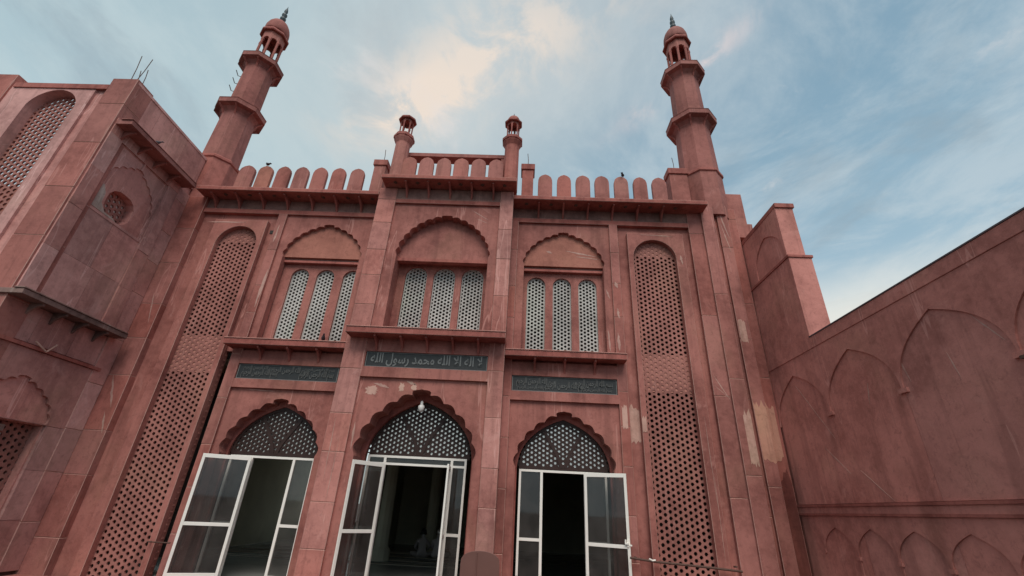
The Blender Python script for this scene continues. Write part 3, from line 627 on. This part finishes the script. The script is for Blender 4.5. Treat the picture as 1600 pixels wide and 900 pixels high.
def turret(x, y, label, domed):
    root = thing('turret', label, 'turret', 'small turrets on the central bay')
    MB().lathe(x, y, [(.235, 10.1), (.225, 11.75), (.23, 11.8), (.30, 11.94), (.305, 11.97)], 12).build('shaft', M['block'], root)
    MB().lathe(x, y, [(.30, 11.972), (.335, 12.0), (.335, 12.09), (.27, 12.15)], 8).build('collar', M['trim'], root)
    k = MB().lathe(x, y, [(.24, 12.14), (.24, 12.19), (.22, 12.2)], 8).build('kiosk', M['red'], root)
    for i in range(6):
        a = 2 * math.pi * i / 6 + .3; MB().lathe(x + .185 * math.cos(a), y + .185 * math.sin(a), [(.034, 12.2), (.022, 12.26), (.022, 12.56), (.036, 12.66)], 6).build('column', M['trim'], k)
    for i in range(6):
        a = 2 * math.pi * (i + .5) / 6 + .3; n_ = Vector((math.cos(a), math.sin(a), 0)); t_ = Vector((-math.sin(a), math.cos(a), 0)); c = Vector((x, y, 0))
        hw = .185 * math.sin(math.pi / 6); dd = .185 * math.cos(math.pi / 6)
        mp = lambda u, v, d, n_=n_, t_=t_, c=c: tuple(c + n_ * (dd + .015 - d) + t_ * u + Vector((0, 0, v)))
        poly = [(-hw - .01, 12.64)] + [(-(hw - .015) * math.cos(math.pi * q / 8), 12.64 + .1 * math.sin(math.pi * q / 8)) for q in range(9)] + [(hw + .01, 12.64), (hw + .01, 12.82), (-hw - .01, 12.82)]
        MB().prism(mp, poly, 0, .03).build('arch', M['red'], k)
    MB().lathe(x, y, [(.21, 12.81), (.285, 12.79), (.295, 12.83), (.25, 12.89), (.20, 12.91)], 8).build('eave', M['trim'], root)
    if domed:
        MB().lathe(x, y, [(.205, 12.905), (.205, 12.97), (.165, 13.06), (.09, 13.12), (.03, 13.15)], 16).build('dome', M['red'], root, smooth=True)
        MB().lathe(x, y, [(.02, 13.15), (.04, 13.2), (.015, 13.25), (.004, 13.32)], 8).build('finial', M['finial'], root)
    else:
        MB().lathe(x, y, [(.205, 12.905), (.18, 12.94), (.10, 12.97), (.03, 12.98)], 12).build('roof_cap', M['red'], root)
turret(-4.06, 10.62, 'small red turret with flat capped kiosk on the left of the central parapet', False)
turret(-0.60, 10.62, 'small red turret with tiny dome and finial on the right of the central parapet', True)

# ------------------------------------------------------------------ left wing: wall perpendicular to the hall and a lattice bay facing the court
wing = thing('side_wing', 'weathered red stone side wing with octagonal window and tall lattice bay', 'building')
XL = 10.45
# backing wall with octagon and lower opening
octc = (9.22, 8.06)
octo = [(octc[0] + (.40 + .035 * abs(math.sin(R(22.5 * i * 2)))) * math.cos(R(22.5 * i)), octc[1] + (.40 + .035 * abs(math.sin(R(22.5 * i * 2)))) * math.sin(R(22.5 * i))) for i in range(16)]
lowop = rect(8.22, 10.02, 0.3, 2.78)
MB().plate(FL, rect(8.06, 10.945, 0.0, 11.28), [octo, lowop], XL + .05, XL + .40).build('wing_wall', M['slab'], wing)
# slab facing, course by course, leaving the openings free
def slab_rows(v0, v1, ulist, d0, mp=FL):
    for a, b in zip(ulist[:-1], ulist[1:]):
        j = random.uniform(0, .010)
        MB().mbox(mp, a + .003, b - .003, v0 + .003, v1 - .003, d0 - j, XL + .05).build('stone_slab', M['slab'], wing)
def cuts(a, b, wd):
    n = max(1, round((b - a) / wd)); c = [a] + [a + (b - a) * (i + random.uniform(-.15, .15)) / n for i in range(1, n)] + [b]; return c
for v0, v1 in ((5.24, 6.35), (6.35, 7.60)): slab_rows(v0, v1, cuts(8.42, 10.12, .85), XL + .0)
for v0, v1 in zip((5.24, 6.3, 7.4, 8.5, 9.55), (6.3, 7.4, 8.5, 9.55, 10.0)):
    slab_rows(v0, v1, [8.06, 8.42], XL - .045); slab_rows(v0, v1, [10.12, 10.50], XL - .04)
for v0, v1 in ((9.52, 9.85),): slab_rows(v0, v1, cuts(8.42, 10.12, .8), XL - .04)
slab_rows(10.05, 11.22, cuts(8.06, 10.94, .95), XL + .0)
# upper panel with a cusped arch round the octagonal window
wp = MB().plate(FL, rect(8.43, 10.11, 7.605, 9.515), [arch_foil(9.24, 8.30, .80, 1.02, 5, 7.66)], XL + .0, XL + .03).build('arch_panel', M['slab'], wing)
MB().plate(FL, rect(8.43, 10.11, 7.605, 9.4), [octo], XL + .032, XL + .049).build('arch_back', M['slab'], wing)
MB().prism(FL, [(8.50, 8.30), (8.49, 7.70), (9.30, 7.675), (9.22, 7.72), (8.93, 7.74), (8.76, 7.90), (8.74, 8.16), (8.62, 8.34)], XL + .024, XL + .031).build('cement_patch', M['cement'], wing)
MB().prism(FL, octo, XL + .285, XL + .295).build('window_backing', plain('pale_window_backing', (0.85, 0.72, 0.66)), wing)
lattice(FL, octo, .13, XL + .24, XL + .28, .55).build('window_screen', M['lattice'], wing, fix=False)
MB().plate(FL, rect(8.40, 10.14, 7.58, 9.56), [rect(8.45, 10.09, 7.60, 9.50)], XL - .012, XL + .0).build('panel_moulding', M['slab'], wing)
MB().mbox(FL, 9.22, 9.26, 9.30, 9.56, XL - .034, XL + .0).build('panel_rib', M['slab'], wing)
stack('pilaster', M['slab'], wing, FL, 10.50, 10.94, 0.0, 9.80, XL - .02, XL + .3, 1.1, .006)
# crowning cornice and parapet
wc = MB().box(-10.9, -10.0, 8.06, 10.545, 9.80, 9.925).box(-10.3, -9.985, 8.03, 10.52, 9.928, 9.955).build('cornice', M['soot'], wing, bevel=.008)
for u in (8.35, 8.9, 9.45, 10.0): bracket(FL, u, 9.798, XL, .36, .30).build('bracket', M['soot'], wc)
MB().box(-10.86, -10.43, 8.06, 10.94, 11.222, 11.30).build('parapet_coping', M['slab'], wing)
# middle ledge and everything under it
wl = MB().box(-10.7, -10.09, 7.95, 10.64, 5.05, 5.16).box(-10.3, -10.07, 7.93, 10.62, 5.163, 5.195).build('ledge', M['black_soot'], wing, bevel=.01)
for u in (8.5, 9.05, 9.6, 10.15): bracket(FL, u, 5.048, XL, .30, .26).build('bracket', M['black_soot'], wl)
for v0, v1 in ((4.30, 5.04),): slab_rows(v0, v1, cuts(8.06, 10.50, .8), XL + .02)
MB().mbox(FL, 8.06, 10.66, 4.20, 4.27, XL - .06, XL + .05).build('string_course', M['trim'], wing)
MB().plate(FL, rect(8.06, 10.50, 2.80, 4.19), [arch_foil(9.14, 2.82, .90, .86, 5, None)], XL - .01, XL + .045).build('arch_panel', M['slab'], wing)
for v0, v1 in ((0.0, .95), (.95, 1.9), (1.9, 2.795)): slab_rows(v0, v1, [10.06, 10.50], XL + .0); slab_rows(v0, v1, [8.06, 8.20], XL + .0)
lattice(FL, rect(9.3, 10.02, 0.3, 2.78), .12, XL + .2, XL + .24, .5).build('window_screen', M['lattice'], wing, fix=False)
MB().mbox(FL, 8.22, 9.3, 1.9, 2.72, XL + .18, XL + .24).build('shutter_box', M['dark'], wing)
MB().mbox(FL, 8.1, 10.1, .2, 2.9, XL + .42, XL + .5).build('room_back', M['dark'], wing)  # dark sheet added behind the screen to deepen the opening's shade
sh = MB()
for i in range(14): sh.mbox(FL, 9.2 - .02, 9.34, .5 + i * .16, .5 + i * .16 + .12, XL + .10, XL + .17)
sh.build('shutter_slats', M['steel'], wing)
MB().tube([(-10.36, 8.9, 4.35), (-10.30, 9.15, 4.20), (-10.36, 9.35, 4.42)], .02, 6).build('pipe_stub', M['bare'], wing)
# court-facing bay with tall arched lattice, y = 8.05
YF = 8.05
stack('pilaster', M['block'], wing, FY, -11.12, -10.44, 0.0, 11.36, YF - .04, YF + .5, 1.25, .006)
MB().plate(FY, rect(-11.46, -11.12, 0, 11.1), [], YF + .06, YF + .4).build('recess_strip', M['slab'], wing)
MB().plate(FY, rect(-13.76, -11.46, 0, 11.12), [arch_round(-12.40, 10.93, 0.66, 3.6, 20)], YF + .0, YF + .30).build('surround', M['slab'], wing)
MB().plate(FY, rect(-13.7, -11.15, 10.98, 11.14), [], YF - .03, YF + .02).build('string_course', M['trim'], wing)
stack('pilaster', M['block'], wing, FY, -14.45, -13.76, 0.0, 11.42, YF - .05, YF + .5, 1.25, .006)
MB().box(-18.0, -14.45, YF + .05, YF + .45, 0, 11.0).build('far_wall', M['slab'], wing)
lattice(FY, arch_round(-12.40, 10.95, 0.68, 3.6, 20), .122, YF + .24, YF + .28, .66).build('stone_lattice', M['lattice'], wing, fix=False)
MB().box(-17.5, -10.9, 10.6, 10.8, 0, 9.7).build('rear_wall', M['tymp'], wing)
# reinforcing bars
def rods(pts, label, group=None):
    root = thing('rebar', label, 'rebar', group)
    for i, (a, b) in enumerate(pts): MB().tube([a, ((a[0] + b[0]) / 2 + .015, (a[1] + b[1]) / 2, (a[2] + b[2]) / 2), b], .010, 5).build('rod', M['iron'], root)
rods([((-10.75, 8.1, 11.36), (-10.86, 8.1, 12.38)), ((-10.62, 8.15, 11.36), (-10.70, 8.15, 11.85)), ((-10.6, 8.1, 11.36), (-10.50, 8.1, 12.25)), ((-10.50, 8.2, 11.36), (-10.58, 8.2, 11.95))],
     'bundle of thin bare rods standing up from the top corner of the left wing')
for x, t_ in ((-4.72, 'left of the central turrets'), (-0.08, 'just right of the central bay'), (4.52, 'beside the right minaret')):
    rods([((x, 11.0, 11.40), (x - .02, 11.0, 11.95))], 'single thin rod sticking up from the parapet pier ' + t_, 'rods on the parapet piers')

# ------------------------------------------------------------------ right: wall stub and courtyard wall
stub = thing('wall_stub', 'tall narrow red wall stub with pointed blind arch between minaret and courtyard wall', 'wall')
MB().box(6.30, 6.72, 9.40, 11.40, 0, 8.86).build('stub_wall', M['court'], stub)
MB().box(6.265, 6.755, 9.36, 11.40, 8.862, 8.99).build('coping', M['trim'], stub, bevel=.008)
MB().plate(FR, rect(9.40, 11.30, 7.44, 8.86), [arch_plain(10.15, 7.72, .66, .70, 12, 7.445)], 6.275, 6.299).build('arch_panel', M['court'], stub)
MB().box(6.26, 6.80, 9.34, 11.38, 5.32, 7.36).build('lower_stage', M['court'], stub)
MB().box(6.235, 6.83, 9.31, 11.38, 7.362, 7.43).build('ledge', M['trim'], stub, bevel=.006)

cw = thing('courtyard_wall', 'long red plastered courtyard wall on the right with rows of blind pointed arches', 'wall')
YA, YB = -7.0, 11.19
MB().box(6.30, 6.62, YA, YB, -.35, 5.07).build('wall_core', M['court'], cw)
yy = [YB] + [10.27 - 1.915 / 2 - 1.915 * i for i in range(9)] + [YA]
for a, b in zip(yy[:-1], yy[1:]):
    MB().box(6.28 + random.uniform(-.0015, .002), 6.299, b + .004, a - .004, 2.04, 5.07).build('wall_bay', M['bay'], cw); MB().box(6.28, 6.299, b + .004, a - .004, -.35, 2.03).build('wall_bay', M['bay'], cw)

MB().box(6.235, 6.66, YA, 9.335, 5.072, 5.31).build('coping', M['court'], cw, bevel=.008)
MB().box(6.235, 6.259, 9.335, YB, 5.072, 5.31).build('coping', M['court'], cw)
MB().box(6.225, 6.67, YA, 9.33, 5.312, 5.335).build('edge_strip', plain('dark_edge_strip', (0.10, 0.075, 0.085), .6), cw)
def spandrel(apexes, span, zsp, zap, ztop, name, d0):
    for c in apexes:
        pts = [(c - span / 2, ztop), (c + span / 2, ztop)]
        cur = arch_plain(c, zsp, span / 2 - .02, zap - zsp, 14, None, .80)
        poly = [(c + span / 2, ztop), (c + span / 2, zsp - .02)] + cur + [(c - span / 2, zsp - .02), (c - span / 2, ztop)]
        MB().prism(FR, poly, d0, 6.279).build(name, M['court'], cw)
big = [10.27 - 1.915 * i for i in range(9)]
spandrel(big, 1.915, 3.72, 4.72, 5.07, 'spandrel', 6.25)
for c in big: MB().mbox(FR, c - 1.915 / 2 - .09, c - 1.915 / 2 + .09, 3.64, 3.715, 6.235, 6.279).build('capital', M['court'], cw)
MB().box(6.225, 6.279, YA, YB, 1.985, 2.03).build('ledge', M['trim'], cw)
MB().box(6.225, 6.279, YA, YB, 1.825, 1.865).build('ledge', M['trim'], cw)
MB().box(6.25, 6.279, YA, YB, 1.867, 1.983).build('ledge_band', M['court'], cw)
small = [10.07 - .985 * i for i in range(17)] + [11.055 - .02]
spandrel(small[:-1], .985, 1.16, 1.62, 1.823, 'small_spandrel', 6.255)
for c in small[:-1]:
    u = c - .985 / 2; MB().mbox(FR, u - .05, u + .05, 1.10, 1.157, 6.238, 6.279).build('small_capital', M['court'], cw)
    MB().mbox(FR, u - .022, u + .022, 0, 1.098, 6.26, 6.279).build('colonnette', M['court'], cw)
for i, (a, b, c, e, w_) in enumerate(((9.78, 3.07, 9.22, 2.54, .012), (8.94, 2.58, 8.34, 2.06, .010), (7.36, 4.40, 7.22, 3.78, .018), (6.45, 4.02, 6.38, 3.60, .012), (10.3, 4.5, 9.4, 3.2, .012), (8.14, 4.0, 8.24, 3.64, .014), (5.9, 4.4, 5.6, 3.9, .012))):
    scuff(FR, M['scuff'], cw, a, b, c, e, w_, 6.276, 130 + i)
for i in range(1):
    MB().mbox(FR, 5.36, 5.46, 3.60, 3.64, 6.19, 6.235).build('hook', M['iron'], cw)

# ------------------------------------------------------------------ calligraphy plaques
AF = {}
def shape_arabic(words):
    # presentation forms: base -> (isolated, final, initial, medial)
    T = {'ا': (0xFE8D, 0xFE8E, 0, 0), 'ب': (0xFE8F, 0xFE90, 0xFE91, 0xFE92), 'ح': (0xFEA1, 0xFEA2, 0xFEA3, 0xFEA4), 'د': (0xFEA9, 0xFEAA, 0, 0), 'ر': (0xFEAD, 0xFEAE, 0, 0),
         'س': (0xFEB1, 0xFEB2, 0xFEB3, 0xFEB4), 'ل': (0xFEDD, 0xFEDE, 0xFEDF, 0xFEE0), 'م': (0xFEE1, 0xFEE2, 0xFEE3, 0xFEE4), 'ن': (0xFEE5, 0xFEE6, 0xFEE7, 0xFEE8),
         'ه': (0xFEE9, 0xFEEA, 0xFEEB, 0xFEEC), 'و': (0xFEED, 0xFEEE, 0, 0), 'ي': (0xFEF1, 0xFEF2, 0xFEF3, 0xFEF4), 'ع': (0xFEC9, 0xFECA, 0xFECB, 0xFECC), 'ق': (0xFED5, 0xFED6, 0xFED7, 0xFED8)}
    out = []
    for wd in words:
        s_ = []; i = 0; prevj = False
        while i < len(wd):
            ch = wd[i]
            if ch == 'ل' and i + 1 < len(wd) and wd[i + 1] == 'ا':
                s_.append(chr(0xFEFC if prevj else 0xFEFB)); prevj = False; i += 2; continue
            f = T[ch]; nextj = i + 1 < len(wd)
            if f[2]: s_.append(chr(f[3] if prevj and nextj else f[2] if nextj else f[1] if prevj else f[0])); prevj = nextj
            else: s_.append(chr(f[1] if prevj else f[0])); prevj = False
            i += 1
        out.append(''.join(s_))
    return ' '.join(out)[::-1]
TZ = [0]
def text_mesh(txt, name, mat, parent, x0, x1, z0, z1, y, depth=.012):
    cu = bpy.data.curves.new(name, 'FONT'); cu.body = txt; cu.extrude = .02; cu.offset = .018; cu.resolution_u = 3
    o = bpy.data.objects.new('text_tmp', cu); COL.objects.link(o); bpy.context.view_layer.update()
    dg = bpy.context.evaluated_depsgraph_get(); me = bpy.data.meshes.new_from_object(o.evaluated_get(dg)); bpy.data.objects.remove(o)
    TZ[0] += 1; vs = [v.co.copy() for v in me.vertices]
    if not vs: return None
    a, b = min(v.x for v in vs), max(v.x for v in vs); c, e = min(v.y for v in vs), max(v.y for v in vs)
    for v in me.vertices:
        q = v.co; v.co = Vector((x0 + (q.x - a) / (b - a) * (x1 - x0), y - (q.z + .02) / .04 * depth * (.7 + .15 * (TZ[0] % 5)), z0 + (q.y - c) / (e - c) * (z1 - z0)))
    bm = bmesh.new(); bm.from_mesh(me); bm.verts.ensure_lookup_table(); seen = set()
    for v0 in bm.verts:
        if v0.index in seen: continue
        st = [v0]; isl = []; seen.add(v0.index)
        while st:
            v = st.pop(); isl.append(v)
            for e in v.link_edges:
                o_ = e.other_vert(v)
                if o_.index not in seen: seen.add(o_.index); st.append(o_)
        ids = {v.index: k for k, v in enumerate(isl)}; fs = {f for v in isl for f in v.link_faces}
        if not fs: continue
        m2 = MB(); m2.add([tuple(v.co) for v in isl], [tuple(ids[v.index] for v in f.verts) for f in fs]); m2.build('letter', mat, parent, fix=False)
    bm.free(); bpy.data.meshes.remove(me)
def plaque(x0, x1, z0, z1, y, label, lines):
    root = thing('calligraphy_plaque', label, 'plaque', 'black engraved plaques over the doorways')
    MB().box(x0, x1, y, y + .05, z0, z1).build('slate', M['black'], root)
    b = .018; MB().box(x0, x1, y - .012, y - .001, z0, z0 + b).box(x0, x1, y - .012, y - .001, z1 - b, z1).box(x0, x0 + b, y - .012, y - .001, z0 + b, z1 - b).box(x1 - b, x1, y - .012, y - .001, z0 + b, z1 - b).build('border', M['letter'], root)
    for t_, a, c, e, f in lines: text_mesh(t_, 'lettering', M['letter'] if y < 11 else M['worn'], root, x0 + (x1 - x0) * a, x0 + (x1 - x0) * c, z0 + (z1 - z0) * e, z0 + (z1 - z0) * f, y - .001)
sh_ = shape_arabic(['لا', 'اله', 'الا', 'الله', 'محمد', 'رسول', 'الله'])
plaque(-3.89, -.88, 4.615, 4.995, 10.655, 'black plaque with large Arabic lettering over the central doorway', [(sh_, .04, .96, .07, .95)])
bs_ = shape_arabic(['بسم', 'الله', 'الرحمن', 'الرحيم'])
plaque(LX[0] + .03, LX[1] - .22, 4.275, 4.655, 11.05, 'dark plaque with dense worn Arabic lettering over the left doorway', [(bs_, .04, .40, .08, .70), (bs_, .33, .70, .30, .92), (bs_, .62, .96, .08, .72), (bs_, .05, .36, .55, .94), (bs_, .66, .96, .60, .94)])
plaque(RX[0] + .03, RX[1] - .03, 4.275, 4.655, 11.05, 'dark plaque with dense worn Arabic lettering over the right doorway', [(bs_, .04, .42, .30, .92), (bs_, .32, .70, .08, .72), (bs_, .60, .96, .28, .92), (bs_, .05, .36, .08, .40), (bs_, .66, .95, .07, .38)])

# ------------------------------------------------------------------ small things
lb = thing('hanging_bulb', 'white bulb hanging from the apex of the central doorway arch', 'light bulb')
MB().tube([(-2.42, 10.95, 3.93), (-2.42, 10.95, 3.86)], .012, 6).build('wire', M['iron'], lb)
MB().lathe(-2.42, 10.95, [(.02, 3.90), (.035, 3.87), (.035, 3.81), (.075, 3.78), (.08, 3.72), (.055, 3.66), (.01, 3.63)], 12).build('bulb', M['bulb'], lb, smooth=True)

def pigeon(x, y, z, ang, label, s=0.85):
    root = thing('pigeon', label, 'pigeon', 'pigeons perched on the building')
    c, q = math.cos(ang), math.sin(ang)
    def W(u, v, h): return (x + s * (u * c - v * q), y + s * (u * q + v * c), z + s * h)
    prof = [(-.17, .075, .008, .004), (-.13, .085, .025, .012), (-.08, .10, .045, .035), (-.02, .115, .058, .055), (.04, .135, .055, .056), (.08, .165, .04, .042), (.10, .195, .026, .028), (.115, .22, .026, .028), (.135, .228, .022, .022), (.155, .225, .010, .010), (.175, .218, .003, .003)]
    MB().rings([[W(u + .3 * rh * math.sin(a) * 0, rv * math.cos(a), h + rh * math.sin(a)) for a in [2 * math.pi * k / 10 for k in range(10)]] for u, h, rv, rh in prof]).build('body', M['bird'], root, smooth=True)
    t = MB(); t.add([W(-.12, -.03, .09), W(-.12, .03, .09), W(-.25, .04, .055), W(-.25, -.04, .055), W(-.12, -.03, .08), W(-.12, .03, .08), W(-.25, .04, .05), W(-.25, -.04, .05)], [(0, 1, 2, 3), (7, 6, 5, 4), (0, 4, 5, 1), (1, 5, 6, 2), (2, 6, 7, 3), (3, 7, 4, 0)]).build('tail', M['bird'], root)
    for k in (-.02, .02): MB().tube([W(0, k, .07), W(.0, k, .0), W(.03, k, .002)], .006 * s, 5).build('leg', M['iron'], root)
pigeon(-8.40, 10.95, 11.06, 2.6, 'pigeon on the left parapet, on the pale merlon next to the left minaret')
pigeon(2.88, 10.95, 11.03, 1.2, 'pigeon perched on a merlon of the right parapet')
pigeon(-10.12, 8.95, 9.955, 0.7, 'pigeon on the cornice of the left side wing')
pigeon(-5.15, 10.80, 5.232, -1.2, 'pigeon on the left balcony ledge under the lattice windows')

ch = thing('plastic_chair', 'dark maroon plastic chair with rounded high back in front of the pillar between doors', 'chair')
cxx, cy, zt = -0.49, 7.25, 1.09
def cm(u, v, d): return (cxx + u, cy + d - (v - .45) * .12, v)
bk = [(-.24, .46)] + [(-.27, .75)] + [(-.27 + .0, .93)] + [(-.27 * math.cos(a) , .93 + .16 * math.sin(a) ** .7) for a in [math.pi * k / 14 for k in range(1, 14)]] + [(.27, .93), (.27, .75), (.24, .46)]
MB().prism(cm, bk, 0, .02).build('backrest', M['plastic'], ch, bevel=.004)
MB().tube([cm(-.05, .5, -.006), cm(-.05, 1.07, -.006)], .008, 5).build('back_rib', M['plastic'], ch)
MB().prism(lambda u, v, d: (cxx + u, cy + v, d), [(-.24, .03), (.24, .03), (.26, .42), (.20, .47), (-.20, .47), (-.26, .42)], .42, .45).build('seat', M['plastic'], ch, bevel=.006)
for sx in (-1, 1):
    MB().tube([(cxx + sx * .22, cy + .05, .43), (cxx + sx * .27, cy - .06, .0)], [.022, .018], 6).build('leg', M['plastic'], ch)
    MB().tube([(cxx + sx * .22, cy + .42, .43), (cxx + sx * .27, cy + .5, .0)], [.022, .018], 6).build('leg', M['plastic'], ch)
    MB().tube([(cxx + sx * .26, cy + .0, .68), (cxx + sx * .29, cy + .25, .69), (cxx + sx * .28, cy + .44, .66), (cxx + sx * .25, cy + .44, .44)], .02, 6).build('armrest', M['plastic'], ch)

pr = thing('iron_pipe', 'rusty iron pipe running low across the right lattice panel', 'pipe')
MB().tube([(2.36, 10.80, .86), (2.9, 10.82, .81), (4.0, 10.84, .76), (4.65, 10.86, .72)], .022, 8).build('pipe', M['iron'], pr)
for x in (2.5, 4.55): MB().tube([(x, 10.86, .80 if x > 4 else .86), (x, 10.99, .79 if x > 4 else .86)], .02, 6).build('pipe_bracket', M['iron'], pr)
MB().tube([(2.75, 10.80, .86), (2.82, 10.80, .83), (2.88, 10.80, .84)], .018, 6).build('cloth_tie', M['alu'], pr)
pl = thing('iron_pipe', 'short thin iron rod sticking out beside the left glass door leaf', 'pipe')
MB().tube([(-7.86, 10.86, .655), (-7.2, 10.62, .675)], .014, 6).build('pipe', M['iron'], pl)
MB().tube([(-7.85, 10.86, .655), (-7.85, 10.98, .655)], .014, 6).build('pipe_bracket', M['iron'], pl)

# prayer mats inside
k = 0
for y in (15.6, 16.7, 17.9, 19.2):
    for xa in (-9.6, -5.4):
        xb = xa + 3.7
        m = thing('prayer_mat', ('pale prayer mat strip on the floor inside the ' + ('left' if xa < -7 else 'central') + ' doorway, ' + ('nearest', 'second', 'third', 'farthest')[k // 2] + ' row'), 'mat', 'rows of prayer mats in the hall')
        MB().box(xa, xb, y, y + .42, .003, .016).build('mat_field', M['mat'], m); MB().box(xa + .02, xb - .02, y + .12, y + .26, .0165, .020).build('mat_stripe', M['mat2'], m); k += 1
MB().tube([(-10.235, 18.0, 3.95), (-10.235, 18.35, 3.3), (-10.235, 17.95, 2.6), (-10.235, 17.7, 1.55)], .022, 5).build('wall_crack', M['dark'], hall)
cab = thing('shelf', 'pale open shelf standing far inside behind the central doorway', 'shelf')  # pale shelf added in place of a lit, window-like spot deep inside
MB().box(-5.35, -4.6, 17.4, 17.75, 1.35, 1.40).box(-5.4, -4.55, 17.4, 17.75, 2.05, 2.1).box(-5.4, -5.35, 17.4, 17.75, .0, 2.05).box(-4.6, -4.55, 17.4, 17.75, .0, 2.05).box(-5.35, -4.6, 17.70, 17.75, .0, 2.05).build('shelf_frame', M['mat'], cab)

# two people sitting on the floor inside, seen from behind
def person(x, y, z, ang, label, cloth, hair):
    me = bpy.data.meshes.new('person'); c, q = math.cos(ang), math.sin(ang)
    P = [(0, 0, .10), (0, -.02, .26), (0, .0, .42), (0, .03, .54), (0, .05, .62), (0, .07, .70), (0, .085, .80),   # pelvis .. head
         (-.17, .03, .52), (-.25, .10, .34), (-.16, .28, .24), (-.08, .36, .22),
         (.17, .03, .52), (.25, .10, .34), (.16, .28, .24), (.08, .36, .22),
         (-.12, .04, .10), (-.36, .28, .14), (-.10, .42, .07), (.04, .46, .05),
         (.12, .04, .10), (.36, .28, .14), (.10, .36, .08), (-.04, .36, .06)]
    E = [(0, 1), (1, 2), (2, 3), (3, 4), (4, 5), (5, 6), (3, 7), (7, 8), (8, 9), (9, 10), (3, 11), (11, 12), (12, 13), (13, 14), (0, 15), (15, 16), (16, 17), (17, 18), (0, 19), (19, 20), (20, 21), (21, 22)]
    rad = [(.16, .14), (.15, .12), (.16, .115), (.13, .10), (.055, .055), (.075, .085), (.07, .085), (.075, .07), (.05, .05), (.04, .04), (.03, .02), (.075, .07), (.05, .05), (.04, .04), (.03, .02),
           (.10, .09), (.075, .07), (.055, .05), (.04, .03), (.10, .09), (.075, .07), (.055, .05), (.04, .03)]
    me.from_pydata([(x + u * c - v * q, y + u * q + v * c, z + h) for u, v, h in P], E, [])
    o = bpy.data.objects.new('person', me); COL.objects.link(o); tag(o, label, 'person')
    o.modifiers.new('skin', 'SKIN'); sv = me.skin_vertices[0].data
    for i, r in enumerate(rad): sv[i].radius = r
    sv[0].use_root = True; me.materials.append(cloth)
    s_ = o.modifiers.new('sub', 'SUBSURF'); s_.levels = 2; s_.render_levels = 2
    hx, hy = x - .085 * q, y + .085 * c
    MB().lathe(hx, hy, [(.062, z + .70), (.098, z + .74), (.104, z + .80), (.092, z + .86), (.055, z + .905), (.01, z + .918)], 14).build('hair' if hair else 'cap', M['hair'] if hair else M['film'], o, smooth=True)
    for k_, sx in ((0, -1), (1, 1)):
        ex, ey = sx * .105, .09; MB().lathe(x + ex * c - ey * q, y + ex * q + ey * c, [(.008, z + .71), (.018, z + .735), (.014, z + .765), (.005, z + .775)], 6).build('ear', M['skin'], o)
    MB().lathe(hx - .04 * q, hy + .04 * c, [(.03, z + .645), (.07, z + .69), (.078, z + .74), (.07, z + .79)], 10).build('face', M['skin'], o, smooth=True)
    return o
person(-3.28, 18.0, .0, .25, 'dark-haired person in grey clothes sitting on the hall floor, left of two', M['cloth'], True)
person(-2.78, 18.2, .0, -.15, 'person in paler clothes and white cap sitting on the hall floor, right of two', M['cloth2'], False)
